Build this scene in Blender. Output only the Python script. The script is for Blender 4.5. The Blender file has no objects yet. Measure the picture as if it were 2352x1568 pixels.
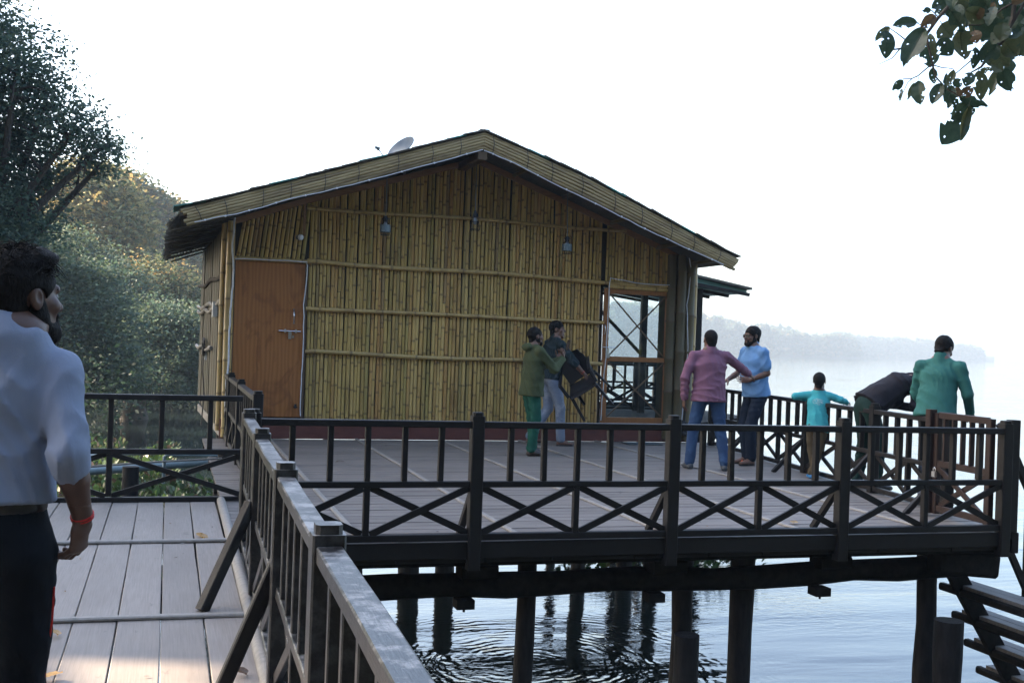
import bpy, bmesh, math, random
import numpy as np
from mathutils import Vector, Matrix
random.seed(7); RNG = np.random.default_rng(7)
PI = math.pi
sc = bpy.context.scene; col = sc.collection

# ------------------------------------------------------------------ camera, sky, sun, exposure
FPX = 2600.0
YAW = math.radians(16.86); ROLL = math.radians(2.0)
cF = Vector((math.sin(YAW), math.cos(YAW), 0)); cR = Vector((math.cos(YAW), -math.sin(YAW), 0)); cU = Vector((0, 0, 1))
cX = cR*math.cos(ROLL)+cU*math.sin(ROLL); cY = -cR*math.sin(ROLL)+cU*math.cos(ROLL); CAM = Vector((0, 0, 1.5))
cam = bpy.data.objects.new('camera', bpy.data.cameras.new('camera')); col.objects.link(cam); sc.camera = cam
cam.matrix_world = Matrix(((cX.x, cY.x, -cF.x, CAM.x), (cX.y, cY.y, -cF.y, CAM.y), (cX.z, cY.z, -cF.z, CAM.z), (0, 0, 0, 1)))
cam.data.sensor_width = 36; cam.data.lens = 36*FPX/2352
cam.data.clip_start = 0.05; cam.data.clip_end = 9000
SUN_EL = math.radians(33); SUN_AZ = math.radians(-58)          # azimuth from +Y, negative = to the left
SUN = Vector((math.sin(SUN_AZ)*math.cos(SUN_EL), math.cos(SUN_AZ)*math.cos(SUN_EL), math.sin(SUN_EL)))
w = bpy.data.worlds.new('World'); sc.world = w; w.use_nodes = True
nt = w.node_tree; bg = nt.nodes['Background']
sky = nt.nodes.new('ShaderNodeTexSky'); sky.sky_type = 'NISHITA'; sky.sun_disc = False
sky.sun_elevation = SUN_EL; sky.sun_rotation = SUN_AZ; sky.air_density = 1.0; sky.dust_density = 3.0; sky.ozone_density = 1.0
nt.links.new(sky.outputs[0], bg.inputs[0]); bg.inputs[1].default_value = 0.14
sl = bpy.data.lights.new('sun', 'SUN'); so = bpy.data.objects.new('sun', sl); col.objects.link(so)
sl.energy = 5.0; sl.angle = math.radians(0.6); sl.color = (1.0, .80, .58)
so.rotation_euler = (-SUN).to_track_quat('-Z', 'Y').to_euler()
sc.view_settings.view_transform = 'Standard'; sc.view_settings.look = 'None'
sc.view_settings.exposure = 2.5; sc.view_settings.gamma = 1; sc.view_settings.use_curve_mapping = False
sc.render.engine = 'CYCLES'; sc.cycles.use_denoising = True
sc.cycles.max_bounces = 8; sc.cycles.volume_bounces = 1

def ray(px, py): return cF*FPX + cX*(px-1176) - cY*(py-784)
def gz(px, py, z=0): d = ray(px, py); return CAM + d*((z-1.5)/d.z)
def gy(px, py, y): d = ray(px, py); return CAM + d*(y/d.y)
def gd(px, py, D): return CAM + ray(px, py)*(D/FPX)
def V(*a): return Vector(a)
ZW = -2.3                                                       # lake level
YF = 16.4                                                       # hut front

# ------------------------------------------------------------------ materials
def new_mat(name):
    m = bpy.data.materials.new(name); m.use_nodes = True
    n = m.node_tree; return m, n, n.nodes['Principled BSDF']
def N(n, t, **kw):
    x = n.nodes.new(t)
    for k, v in kw.items(): setattr(x, k, v)
    return x
def ramp(n, fac, stops):
    r = N(n, 'ShaderNodeValToRGB'); e = r.color_ramp.elements
    while len(e) < len(stops): e.new(.5)
    for i, (p, c) in enumerate(stops): e[i].position = p; e[i].color = (*c, 1) if len(c) == 3 else c
    n.links.new(fac, r.inputs[0]); return r.outputs[0]
def coords(n, scale, kind='Object', rnd=False):
    tc = N(n, 'ShaderNodeTexCoord'); mp = N(n, 'ShaderNodeMapping'); mp.inputs['Scale'].default_value = scale
    n.links.new(tc.outputs[kind], mp.inputs[0])
    if rnd:
        oi = N(n, 'ShaderNodeObjectInfo'); mu = N(n, 'ShaderNodeMath', operation='MULTIPLY'); mu.inputs[1].default_value = 37
        n.links.new(oi.outputs['Random'], mu.inputs[0]); cb = N(n, 'ShaderNodeCombineXYZ')
        for i in range(3): n.links.new(mu.outputs[0], cb.inputs[i])
        n.links.new(cb.outputs[0], mp.inputs['Location'])
    return mp.outputs[0]
def noise(n, vec, scale, detail=4, rough=.55, dist=0):
    x = N(n, 'ShaderNodeTexNoise'); x.inputs['Scale'].default_value = scale; x.inputs['Detail'].default_value = detail
    x.inputs['Roughness'].default_value = rough; x.inputs['Distortion'].default_value = dist
    n.links.new(vec, x.inputs['Vector']); return x.outputs[0]
def mix(n, fac, a, b, mode='MIX'):
    x = N(n, 'ShaderNodeMix', data_type='RGBA', blend_type=mode)
    if isinstance(fac, float): x.inputs[0].default_value = fac
    else: n.links.new(fac, x.inputs[0])
    for s, v in ((6, a), (7, b)):
        if isinstance(v, tuple): x.inputs[s].default_value = (*v, 1)
        else: n.links.new(v, x.inputs[s])
    return x.outputs[2]
def bump(n, b, h, strength=.3, dist=.01):
    x = N(n, 'ShaderNodeBump'); x.inputs['Strength'].default_value = strength; x.inputs['Distance'].default_value = dist
    n.links.new(h, x.inputs['Height']); n.links.new(x.outputs[0], b.inputs['Normal'])
def grainy(name, c0, c1, scale=(6, 6, 6), nscale=4, rough=(.5, .7), bmp=.3, bd=.004, rnd=False, randv=0.0, detail=6):
    m, n, b = new_mat(name); v = coords(n, scale, rnd=rnd); f = noise(n, v, nscale, detail)
    c = ramp(n, f, [(.3, c0), (.7, c1)])
    if randv:
        oi = N(n, 'ShaderNodeObjectInfo'); mr = N(n, 'ShaderNodeMapRange'); mr.inputs[3].default_value = 1-randv; mr.inputs[4].default_value = 1+randv
        n.links.new(oi.outputs['Random'], mr.inputs[0]); hs = N(n, 'ShaderNodeHueSaturation')
        n.links.new(mr.outputs[0], hs.inputs['Value']); n.links.new(c, hs.inputs['Color']); c = hs.outputs[0]
    n.links.new(c, b.inputs['Base Color'])
    r = N(n, 'ShaderNodeMapRange'); r.inputs[3].default_value = rough[0]; r.inputs[4].default_value = rough[1]
    n.links.new(f, r.inputs[0]); n.links.new(r.outputs[0], b.inputs['Roughness'])
    bump(n, b, f, bmp, bd); return m
M = {}
# dark brown gloss paint with worn patches; sky sheen painted into up-facing faces
def dark_paint(name, base, worn, amt, rough=.45, spec=.28):
    m, n, b = new_mat(name); v = coords(n, (1, 1, 1)); a = noise(n, v, 14, 8, .7); g = noise(n, coords(n, (30, 3, 30)), 4, 5)
    f = ramp(n, a, [(amt, (0, 0, 0)), (amt+.14, (1, 1, 1))])
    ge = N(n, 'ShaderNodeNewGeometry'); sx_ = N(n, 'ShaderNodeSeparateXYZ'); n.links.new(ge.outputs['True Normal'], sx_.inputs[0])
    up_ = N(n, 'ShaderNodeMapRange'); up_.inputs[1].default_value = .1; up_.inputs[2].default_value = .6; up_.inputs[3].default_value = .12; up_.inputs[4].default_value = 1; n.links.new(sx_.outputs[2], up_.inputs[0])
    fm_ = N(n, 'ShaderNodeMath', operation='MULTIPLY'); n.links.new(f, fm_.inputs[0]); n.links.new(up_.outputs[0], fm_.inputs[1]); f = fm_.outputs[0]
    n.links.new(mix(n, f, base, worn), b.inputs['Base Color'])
    mr = N(n, 'ShaderNodeMapRange'); b.inputs['Specular IOR Level'].default_value = spec; mr.inputs[3].default_value = rough-.08; mr.inputs[4].default_value = rough+.25
    n.links.new(a, mr.inputs[0]); n.links.new(mr.outputs[0], b.inputs['Roughness'])
    ad = N(n, 'ShaderNodeMath', operation='ADD'); n.links.new(a, ad.inputs[0]); n.links.new(g, ad.inputs[1])
    bump(n, b, ad.outputs[0], .35, .004); return m
M['rail'] = dark_paint('dark_rail_paint', (.010, .0085, .008), (.035, .03, .028), .60)
M['railnear'] = dark_paint('worn_sheen_rail_paint', (.012, .011, .011), (.22, .21, .20), .47, .26, .5)
M['rail_brown'] = dark_paint('brown_gate_paint', (.026, .014, .011), (.07, .045, .036), .55, .4)
M['beam'] = grainy('tarred_timber', (.006, .006, .006), (.02, .018, .016), (3, 3, 3), 5, (.6, .85), .6, .01); M['beam'].node_tree.nodes['Principled BSDF'].inputs['Specular IOR Level'].default_value = .12
M['pile'] = grainy('wet_pile_wood', (.007, .007, .008), (.022, .02, .02), (6, 6, 1.2), 4, (.5, .8), .8, .015); M['pile'].node_tree.nodes['Principled BSDF'].inputs['Specular IOR Level'].default_value = .2
# deck boards: worn grey brown paint
def deckmat(name, c0, c1, stain, sx):
    m, n, b = new_mat(name); v = coords(n, (1, 1, 1), rnd=True); a = noise(n, v, 2.2, 5, .6); g = noise(n, coords(n, sx, rnd=True), 9, 6, .65)
    s = noise(n, v, 9, 6, .7)
    c = ramp(n, a, [(.3, c0), (.7, c1)])
    c = mix(n, ramp(n, g, [(.35, (0, 0, 0)), (.70, (.7, .7, .7))]), c, stain)
    c = mix(n, ramp(n, s, [(.68, (0, 0, 0)), (.76, (.5, .5, .5))]), c, (.26, .25, .24))
    c = mix(n, ramp(n, s, [(.27, (.85, .85, .85)), (.37, (0, 0, 0))]), c, tuple(x*.55 for x in stain))
    oi = N(n, 'ShaderNodeObjectInfo'); mr = N(n, 'ShaderNodeMapRange'); mr.inputs[3].default_value = .9; mr.inputs[4].default_value = 1.1
    n.links.new(oi.outputs['Random'], mr.inputs[0]); hs = N(n, 'ShaderNodeHueSaturation')
    n.links.new(mr.outputs[0], hs.inputs['Value']); n.links.new(c, hs.inputs['Color']); n.links.new(hs.outputs[0], b.inputs['Base Color'])
    b.inputs['Roughness'].default_value = .62; bump(n, b, g, .25, .003); return m
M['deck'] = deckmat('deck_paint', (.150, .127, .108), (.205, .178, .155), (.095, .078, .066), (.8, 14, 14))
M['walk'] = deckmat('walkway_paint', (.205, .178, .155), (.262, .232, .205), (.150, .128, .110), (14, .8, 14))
M['strip'] = grainy('batten_paint', (.18, .165, .145), (.28, .255, .225), (4, 4, 4), 6, (.5, .7), .3, .003)
M['plinth'] = grainy('red_oxide_paint', (.085, .024, .018), (.13, .038, .026), (2, 2, 6), 3, (.5, .7), .2, .003)
# bamboo
def bamboo(name, cols, node=(.09, .055, .03), rough=.42, along=(14, 14, .7)):
    m, n, b = new_mat(name); v = coords(n, along, rnd=True); g = noise(n, v, 3, 5, .6)
    v2 = coords(n, (along[0]*.12, along[1]*.12, along[2]*.8), rnd=True); blot = noise(n, v2, 3, 3, .5)
    oi = N(n, 'ShaderNodeObjectInfo'); base = ramp(n, oi.outputs['Random'], cols)
    c = mix(n, ramp(n, blot, [(.5, (0, 0, 0)), (.75, (.6, .6, .6))]), base, (.13, .065, .022))
    c = mix(n, ramp(n, g, [(.3, (.3, .3, .3)), (.6, (0, 0, 0))]), c, (.10, .085, .03))
    at = N(n, 'ShaderNodeVertexColor'); at.layer_name = 'Col'
    sp = N(n, 'ShaderNodeSeparateColor'); n.links.new(at.outputs[0], sp.inputs[0])
    c = mix(n, sp.outputs[0], node, c)
    n.links.new(c, b.inputs['Base Color']); b.inputs['Roughness'].default_value = rough
    bump(n, b, g, .2, .003); return m
M['bamboo'] = bamboo('bamboo_culm', [(0, (.52, .335, .105)), (.2, (.60, .415, .15)), (.4, (.46, .315, .095)), (.55, (.56, .375, .125)), (.72, (.46, .25, .08)), (.86, (.40, .31, .10)), (.93, (.32, .21, .09)), (1, (.63, .455, .19))])
M['bamboo2'] = bamboo('bamboo_batten', [(0, (.50, .33, .12)), (1, (.43, .30, .11))])
M['fascia'] = bamboo('split_bamboo', [(0, (.30, .22, .10)), (.5, (.35, .26, .12)), (1, (.26, .19, .085))], rough=.5, along=(.7, 14, 14))
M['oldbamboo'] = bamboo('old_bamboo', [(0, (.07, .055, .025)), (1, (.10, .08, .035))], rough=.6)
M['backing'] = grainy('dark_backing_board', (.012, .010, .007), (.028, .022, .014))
M['sidewall'] = bamboo('shaded_old_bamboo', [(0, (.032, .032, .016)), (1, (.055, .050, .024))], rough=.6)  # old bamboo with the left wall's shade darkened into its colour
M['thatch'] = grainy('thatch', (.05, .045, .035), (.13, .115, .09), (3, 20, 20), 3, (.7, .9), .8, .02)
M['sheet'] = grainy('green_roof_sheet', (.03, .16, .15), (.05, .22, .20), (1, 1, 1), 3, (.4, .6), .1, .003)
M['board'] = grainy('brown_board', (.20, .10, .045), (.28, .15, .07), (1.5, 1.5, 10), 4, (.45, .6), .2, .003)
M['orange'] = grainy('varnished_frame', (.22, .085, .025), (.28, .115, .035), (10, 10, 1.5), 4, (.35, .5), .2, .002)
# plywood door: fine vertical grain and cathedral figure
m, n, b = new_mat('door_veneer'); v = coords(n, (1, 1, 1))
gr = noise(n, coords(n, (60, 60, 1.6)), 2, 5, .6)
wv = N(n, 'ShaderNodeTexWave', wave_type='BANDS', bands_direction='X'); wv.inputs['Scale'].default_value = 5.5; wv.inputs['Distortion'].default_value = 9
wv.inputs['Detail'].default_value = 2; wv.inputs['Detail Scale'].default_value = .6
n.links.new(coords(n, (1, 1, .18)), wv.inputs['Vector'])
big = noise(n, coords(n, (2.4, 2.4, 1.1)), 1.4, 3, .5, 1.2)
c = ramp(n, wv.outputs['Fac'], [(.0, (.27, .10, .025)), (1, (.36, .14, .038))])
c = mix(n, ramp(n, gr, [(.3, (.3, .3, .3)), (.65, (0, 0, 0))]), c, (.20, .07, .018))
c = mix(n, ramp(n, big, [(.55, (0, 0, 0)), (.62, (.55, .55, .55)), (.72, (.1, .1, .1))]), c, (.15, .05, .014))
n.links.new(c, b.inputs['Base Color']); b.inputs['Roughness'].default_value = .42; bump(n, b, gr, .1, .002); M['door'] = m
def plain(name, c, rough=.5, metal=0.0, var=.25, sc_=8, bmp=.15):
    m, n, b = new_mat(name); f = noise(n, coords(n, (1, 1, 1)), sc_, 5)
    n.links.new(ramp(n, f, [(.3, tuple(x*(1-var) for x in c)), (.7, tuple(min(1, x*(1+var)) for x in c))]), b.inputs['Base Color'])
    b.inputs['Roughness'].default_value = rough; b.inputs['Metallic'].default_value = metal; bump(n, b, f, bmp, .003); return m
M['steel'] = plain('steel', (.62, .63, .65), .28, 1.0, .1)
M['dishgrey'] = plain('dish_grey', (.16, .19, .22), .9, .0, .08)
M['dishgrey'].node_tree.nodes['Principled BSDF'].inputs['Specular IOR Level'].default_value = .05
M['black_metal'] = plain('black_metal', (.015, .015, .016), .4, .5)
M['lamp_grey'] = plain('lamp_grey', (.10, .13, .14), .5, .3)
M['white'] = plain('white_plastic', (.70, .72, .74), .4, 0, .08)
M['cable'] = plain('white_cable', (.55, .56, .58), .5, 0, .15, 20)
M['blackc'] = plain('black_cable', (.012, .012, .013), .5)
M['chair'] = plain('black_plastic', (.010, .010, .012), .38, 0, .2)
M['pipe_grey'] = plain('grey_pipe', (.16, .22, .24), .45, 0, .2)
M['pipe_white'] = plain('pale_pipe', (.42, .45, .42), .45, 0, .2)
M['bark'] = grainy('bark', (.03, .024, .018), (.08, .065, .05), (5, 5, 1.5), 4, (.8, .95), .9, .03)
M['tread'] = grainy('weathered_tread', (.09, .08, .075), (.17, .155, .145), (3, 12, 3), 4, (.6, .8), .4, .004)
M['mat'] = plain('door_mat', (.05, .065, .07), .9, 0, .3, 60, .6)
M['bulb'] = plain('bulb_glass', (.25, .26, .26), .1, 0, .05)
# glass
m, n, b = new_mat('glass'); b.inputs['Base Color'].default_value = (.9, .95, .95, 1); b.inputs['Roughness'].default_value = .0
mi = N(n, 'ShaderNodeMixShader'); tr = N(n, 'ShaderNodeBsdfTransparent'); tr.inputs[0].default_value = (.86, .92, .94, 1)
gl = N(n, 'ShaderNodeBsdfGlossy'); gl.inputs['Roughness'].default_value = .02; fr = N(n, 'ShaderNodeFresnel'); fr.inputs[0].default_value = 1.45
n.links.new(fr.outputs[0], mi.inputs[0]); n.links.new(tr.outputs[0], mi.inputs[1]); n.links.new(gl.outputs[0], mi.inputs[2])
n.links.new(mi.outputs[0], n.nodes['Material Output'].inputs[0]); M['glass'] = m
# leaves (tint from the mesh colour attribute)
def leafmat(name, trans=.35, rough=.65):
    m, n, b = new_mat(name); b.inputs['Specular IOR Level'].default_value = .2; at = N(n, 'ShaderNodeVertexColor'); at.layer_name = 'Col'
    n.links.new(at.outputs[0], b.inputs['Base Color']); b.inputs['Roughness'].default_value = rough
    tl = N(n, 'ShaderNodeBsdfTranslucent'); hs = N(n, 'ShaderNodeHueSaturation'); hs.inputs['Value'].default_value = 1.1; hs.inputs['Hue'].default_value = .48
    n.links.new(at.outputs[0], hs.inputs['Color']); n.links.new(hs.outputs[0], tl.inputs[0])
    mi = N(n, 'ShaderNodeMixShader'); mi.inputs[0].default_value = trans
    n.links.new(b.outputs[0], mi.inputs[1]); n.links.new(tl.outputs[0], mi.inputs[2]); n.links.new(mi.outputs[0], n.nodes['Material Output'].inputs[0]); return m
M['leaf'] = leafmat('leaf'); M['hyacinth'] = leafmat('hyacinth_leaf', .25, .4)
def bigleaf(name, c0, c1):
    m, n, b = new_mat(name); f = noise(n, coords(n, (1, 1, 1), rnd=True), 12, 6, .6); c = ramp(n, f, [(.35, c0), (.7, c1)])
    n.links.new(c, b.inputs['Base Color']); b.inputs['Roughness'].default_value = .45
    tl = N(n, 'ShaderNodeBsdfTranslucent'); n.links.new(c, tl.inputs[0]); mi = N(n, 'ShaderNodeMixShader'); mi.inputs[0].default_value = .4
    n.links.new(b.outputs[0], mi.inputs[1]); n.links.new(tl.outputs[0], mi.inputs[2]); n.links.new(mi.outputs[0], n.nodes['Material Output'].inputs[0]); return m
M['bigleaf'] = [bigleaf('green_leaf', (.028, .055, .036), (.045, .075, .045)), bigleaf('olive_leaf', (.06, .085, .04), (.095, .10, .05)), bigleaf('rusty_leaf', (.095, .062, .034), (.12, .08, .04))]
M['dryleaf'] = bigleaf('dry_leaf', (.42, .24, .07), (.52, .34, .14)); M['dryleaf2'] = bigleaf('dead_leaf', (.06, .03, .015), (.12, .07, .03))
# water
m, n, b = new_mat('lake_water')
b.inputs['Base Color'].default_value = (.010, .016, .016, 1); b.inputs['Roughness'].default_value = .025; b.inputs['IOR'].default_value = 1.52
tc = N(n, 'ShaderNodeTexCoord')
def wn(scale, s, d, rough=.5, rot=0):
    mp = N(n, 'ShaderNodeMapping'); mp.inputs['Scale'].default_value = scale; mp.inputs['Rotation'].default_value = (0, 0, rot)
    n.links.new(tc.outputs['Object'], mp.inputs[0]); return noise(n, mp.outputs[0], s, d, rough, .4)
swell = wn((.35, 1.0, 1), .9, 3, .45, .25); fine = wn((.6, 1.5, 1), 7, 3, .55, -.2); far = wn((.02, .25, 1), 1.0, 3, .5, .15)
RC = gz(1215, 1520, ZW)
mp = N(n, 'ShaderNodeMapping'); mp.vector_type = 'POINT'; mp.inputs['Location'].default_value = (-RC.x, -RC.y, -RC.z)
n.links.new(tc.outputs['Object'], mp.inputs[0])
wr = N(n, 'ShaderNodeTexWave', wave_type='RINGS', rings_direction='SPHERICAL'); wr.inputs['Scale'].default_value = 2.3; wr.inputs['Distortion'].default_value = 7
wr.inputs['Detail'].default_value = 2; wr.inputs['Detail Scale'].default_value = 1.2; n.links.new(mp.outputs[0], wr.inputs['Vector'])
ln = N(n, 'ShaderNodeVectorMath', operation='LENGTH'); n.links.new(mp.outputs[0], ln.inputs[0])
fall = N(n, 'ShaderNodeMapRange', interpolation_type='SMOOTHSTEP'); fall.inputs[1].default_value = .3; fall.inputs[2].default_value = 3.4; fall.inputs[3].default_value = 1; fall.inputs[4].default_value = 0
n.links.new(ln.outputs['Value'], fall.inputs[0])
rg = N(n, 'ShaderNodeMath', operation='MULTIPLY'); n.links.new(wr.outputs['Fac'], rg.inputs[0]); n.links.new(fall.outputs[0], rg.inputs[1])
rgm = ramp(n, wn((1, 1, 1), .9, 2, .5), [(.40, (0, 0, 0)), (.62, (1, 1, 1))]); rg2 = N(n, 'ShaderNodeMath', operation='MULTIPLY'); n.links.new(rg.outputs[0], rg2.inputs[0]); n.links.new(rgm, rg2.inputs[1])
# breeze patch on the left with tighter ripples
msk = noise(n, tc.outputs['Object'], .13, 2); mskr = ramp(n, msk, [(.42, (0, 0, 0)), (.6, (1, 1, 1))])
fm = N(n, 'ShaderNodeMath', operation='MULTIPLY'); n.links.new(fine, fm.inputs[0]); n.links.new(mskr, fm.inputs[1])
def mad(a, k, c=None):
    x = N(n, 'ShaderNodeMath', operation='MULTIPLY_ADD'); n.links.new(a, x.inputs[0]); x.inputs[1].default_value = k
    if c is not None: n.links.new(c, x.inputs[2])
    else: x.inputs[2].default_value = 0
    return x.outputs[0]
h = mad(swell, .036); h = mad(fm.outputs[0], .010, h); h = mad(rg2.outputs[0], .008, h); h = mad(far, .06, h); h = mad(fine, .0015, h)
sxy = N(n, 'ShaderNodeSeparateXYZ'); n.links.new(tc.outputs['Object'], sxy.inputs[0])
cy1 = N(n, 'ShaderNodeMapRange'); cy1.inputs[1].default_value = 15; cy1.inputs[2].default_value = 27; n.links.new(sxy.outputs[1], cy1.inputs[0])
cx1 = N(n, 'ShaderNodeMapRange'); cx1.inputs[1].default_value = 16; cx1.inputs[2].default_value = 6; n.links.new(sxy.outputs[0], cx1.inputs[0])
cm = N(n, 'ShaderNodeMath', operation='MULTIPLY'); n.links.new(cy1.outputs[0], cm.inputs[0]); n.links.new(cx1.outputs[0], cm.inputs[1])
cf = mad(cm.outputs[0], -.86, None); ca = N(n, 'ShaderNodeMath', operation='ADD'); n.links.new(cf, ca.inputs[0]); ca.inputs[1].default_value = 1.0
hm_ = N(n, 'ShaderNodeMath', operation='MULTIPLY'); n.links.new(h, hm_.inputs[0]); n.links.new(ca.outputs[0], hm_.inputs[1]); h = hm_.outputs[0]
bp = N(n, 'ShaderNodeBump'); bp.inputs['Strength'].default_value = 1; bp.inputs['Distance'].default_value = 1.0
n.links.new(h, bp.inputs['Height']); n.links.new(bp.outputs[0], b.inputs['Normal']); M['water'] = m
M['mud'] = grainy('bank_soil', (.03, .035, .018), (.06, .055, .03), (1, 1, 1), 1, (.8, .95), .5, .05)
# cloth
def cloth(name, c, rough=.85, weave=.15, var=.12, stripes=None, fade=None):
    m, n, b = new_mat(name); f = noise(n, coords(n, (1, 1, 1)), 9, 5, .6); c1 = tuple(x*(1-var) for x in c); c2 = tuple(min(1, x*(1+var)) for x in c)
    o = ramp(n, f, [(.3, c1), (.7, c2)])
    if stripes:
        wv = N(n, 'ShaderNodeTexWave', wave_type='BANDS', bands_direction=stripes[2]); wv.inputs['Scale'].default_value = stripes[1]; wv.inputs['Distortion'].default_value = .05
        n.links.new(coords(n, (1, 1, 1)), wv.inputs['Vector']); o = mix(n, ramp(n, wv.outputs['Fac'], [(.80, (0, 0, 0)), (.9, (1, 1, 1))]), o, stripes[0])
    if fade:
        g = noise(n, coords(n, (1, 1, 1)), 5, 5, .65); o = mix(n, ramp(n, g, [(.5, (0, 0, 0)), (.68, (1, 1, 1))]), o, fade)
    n.links.new(o, b.inputs['Base Color']); b.inputs['Roughness'].default_value = rough
    b.inputs['Specular IOR Level'].default_value = .2
    wr_ = noise(n, coords(n, (2.2, 2.2, 1)), 9, 3, .5, 1.0); wf_ = noise(n, coords(n, (1, 1, 1)), 260, 2, .5); ad = N(n, 'ShaderNodeMath', operation='MULTIPLY_ADD'); n.links.new(wf_, ad.inputs[0]); ad.inputs[1].default_value = .12; n.links.new(wr_, ad.inputs[2]); bump(n, b, ad.outputs[0], weave*2.4, .012); return m
M['skin'] = plain('skin', (.13, .065, .042), .5, 0, .10, 20, .08); M['skin_d'] = plain('dark_skin', (.085, .042, .027), .5, 0, .10, 20, .08)
M['hair'] = grainy('black_hair', (.004, .004, .004), (.014, .012, .011), (40, 40, 12), 4, (.6, .8), .9, .01); M['hair'].node_tree.nodes['Principled BSDF'].inputs['Specular IOR Level'].default_value = .12
M['eye'] = plain('eye_white', (.16, .14, .13), .2, 0, .1)

# ------------------------------------------------------------------ mesh helpers
def tag(o, label=None, cat=None, group=None, kind=None):
    if label: o['label'] = label
    if cat: o['category'] = cat
    if group: o['group'] = group
    if kind: o['kind'] = kind
    return o
def empty(name, loc=(0, 0, 0), label=None, cat=None, group=None, kind=None):
    o = bpy.data.objects.new(name, None); col.objects.link(o); o.location = loc; o.empty_display_size = .1
    return tag(o, label, cat, group, kind)
def link(name, me, mat=None, parent=None, smooth=False):
    if mat is not None and not me.materials: me.materials.append(mat)
    o = bpy.data.objects.new(name, me); col.objects.link(o)
    if smooth: me.polygons.foreach_set('use_smooth', [True]*len(me.polygons))
    if parent: o.parent = parent; o.matrix_parent_inverse = Matrix.Translation(-Vector(parent.location))
    return o
def np_mesh(name, Vt, Fq, colr=None, smooth=True):
    """numpy mesh of equal polygons"""
    me = bpy.data.meshes.new(name); Vt = np.asarray(Vt, np.float32); Fq = np.asarray(Fq, np.int32); k = Fq.shape[1]
    me.vertices.add(len(Vt)); me.vertices.foreach_set('co', Vt.ravel()); me.loops.add(Fq.size); me.loops.foreach_set('vertex_index', Fq.ravel())
    me.polygons.add(len(Fq)); me.polygons.foreach_set('loop_start', np.arange(0, Fq.size, k, dtype=np.int32)); me.polygons.foreach_set('loop_total', np.full(len(Fq), k, np.int32))
    me.polygons.foreach_set('use_smooth', np.full(len(Fq), smooth)); me.update(calc_edges=True)
    if colr is not None:
        a = me.color_attributes.new('Col', 'FLOAT_COLOR', 'POINT'); c = np.ones((len(Vt), 4), np.float32); c[:, :3] = colr; a.data.foreach_set('color', c.ravel())
    return me
class MB:
    def __init__(s): s.v = []; s.f = []; s.c = []
    def add(s, vs, fs, cs=None):
        k = len(s.v); s.v += [tuple(x) for x in vs]; s.f += [tuple(i+k for i in f) for f in fs]; s.c += cs if cs else [1.0]*len(vs)
    def beam(s, p, q, w_, h_, up=None, ch=None, seg=1, jit=0):
        """chamfered rectangular bar from p to q; w_ across, h_ along 'up'"""
        p = Vector(p); q = Vector(q); d = (q-p).normalized(); up = Vector(up) if up else (V(0, 0, 1) if abs(d.z) < .9 else V(0, 1, 0))
        sd = d.cross(up).normalized(); u = sd.cross(d).normalized(); ch = min(w_, h_)*.1 if ch is None else ch
        a, b_ = w_/2, h_/2; prof = [(-a+ch, -b_), (a-ch, -b_), (a, -b_+ch), (a, b_-ch), (a-ch, b_), (-a+ch, b_), (-a, b_-ch), (-a, -b_+ch)]
        vs = []
        for i in range(seg+1):
            c = p.lerp(q, i/seg); j = V(*(random.uniform(-jit, jit) for _ in range(3))) if 0 < i < seg or jit else V(0, 0, 0)
            vs += [c+j+sd*x+u*y+(sd*random.uniform(-jit, jit)*.5+u*random.uniform(-jit, jit)*.5 if jit else V(0, 0, 0)) for x, y in prof]
        fs = [tuple(range(7, -1, -1)), tuple(range(8*seg, 8*seg+8))]
        for i in range(seg):
            for k in range(8): fs.append((8*i+k, 8*i+(k+1) % 8, 8*i+8+(k+1) % 8, 8*i+8+k))
        s.add(vs, fs); return s
    def box(s, lo, hi):
        x0, y0, z0 = lo; x1, y1, z1 = hi
        s.add([(x0, y0, z0), (x1, y0, z0), (x1, y1, z0), (x0, y1, z0), (x0, y0, z1), (x1, y0, z1), (x1, y1, z1), (x0, y1, z1)],
              [(0, 3, 2, 1), (4, 5, 6, 7), (0, 1, 5, 4), (1, 2, 6, 5), (2, 3, 7, 6), (3, 0, 4, 7)]); return s
    def tube(s, pts, rad, n=8, caps=True, cs=None):
        pts = [Vector(p) for p in pts]; rad = rad if isinstance(rad, (list, tuple)) else [rad]*len(pts); vs = []; cc = []
        prev = None
        for i, p in enumerate(pts):
            d = (pts[min(i+1, len(pts)-1)]-pts[max(i-1, 0)]).normalized()
            if prev is None: a = d.orthogonal().normalized()
            else: a = (prev-d*prev.dot(d)).normalized()
            prev = a; b_ = d.cross(a)
            vs += [p+(a*math.cos(2*PI*k/n)+b_*math.sin(2*PI*k/n))*rad[i] for k in range(n)]
            cc += [cs[i] if cs else 1.0]*n
        fs = []
        for i in range(len(pts)-1):
            for k in range(n): fs.append((n*i+k, n*i+(k+1) % n, n*i+n+(k+1) % n, n*i+n+k))
        if caps: fs += [tuple(range(n-1, -1, -1)), tuple(range(n*(len(pts)-1), n*len(pts)))]
        s.add(vs, fs, cc); return s
    def mesh(s, name, smooth=False, colr=False):
        me = bpy.data.meshes.new(name); me.from_pydata(s.v, [], s.f); me.update()
        if smooth:
            me.polygons.foreach_set('use_smooth', [True]*len(me.polygons))
            try: me.set_sharp_from_angle(angle=math.radians(50))
            except Exception: pass
        if colr:
            a = me.color_attributes.new('Col', 'FLOAT_COLOR', 'POINT'); a.data.foreach_set('color', np.repeat(np.array(s.c, np.float32), 4))
        return me
    def build(s, name, mat, parent=None, smooth=False, colr=False):
        return link(name, s.mesh(name, smooth, colr), mat, parent)

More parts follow.
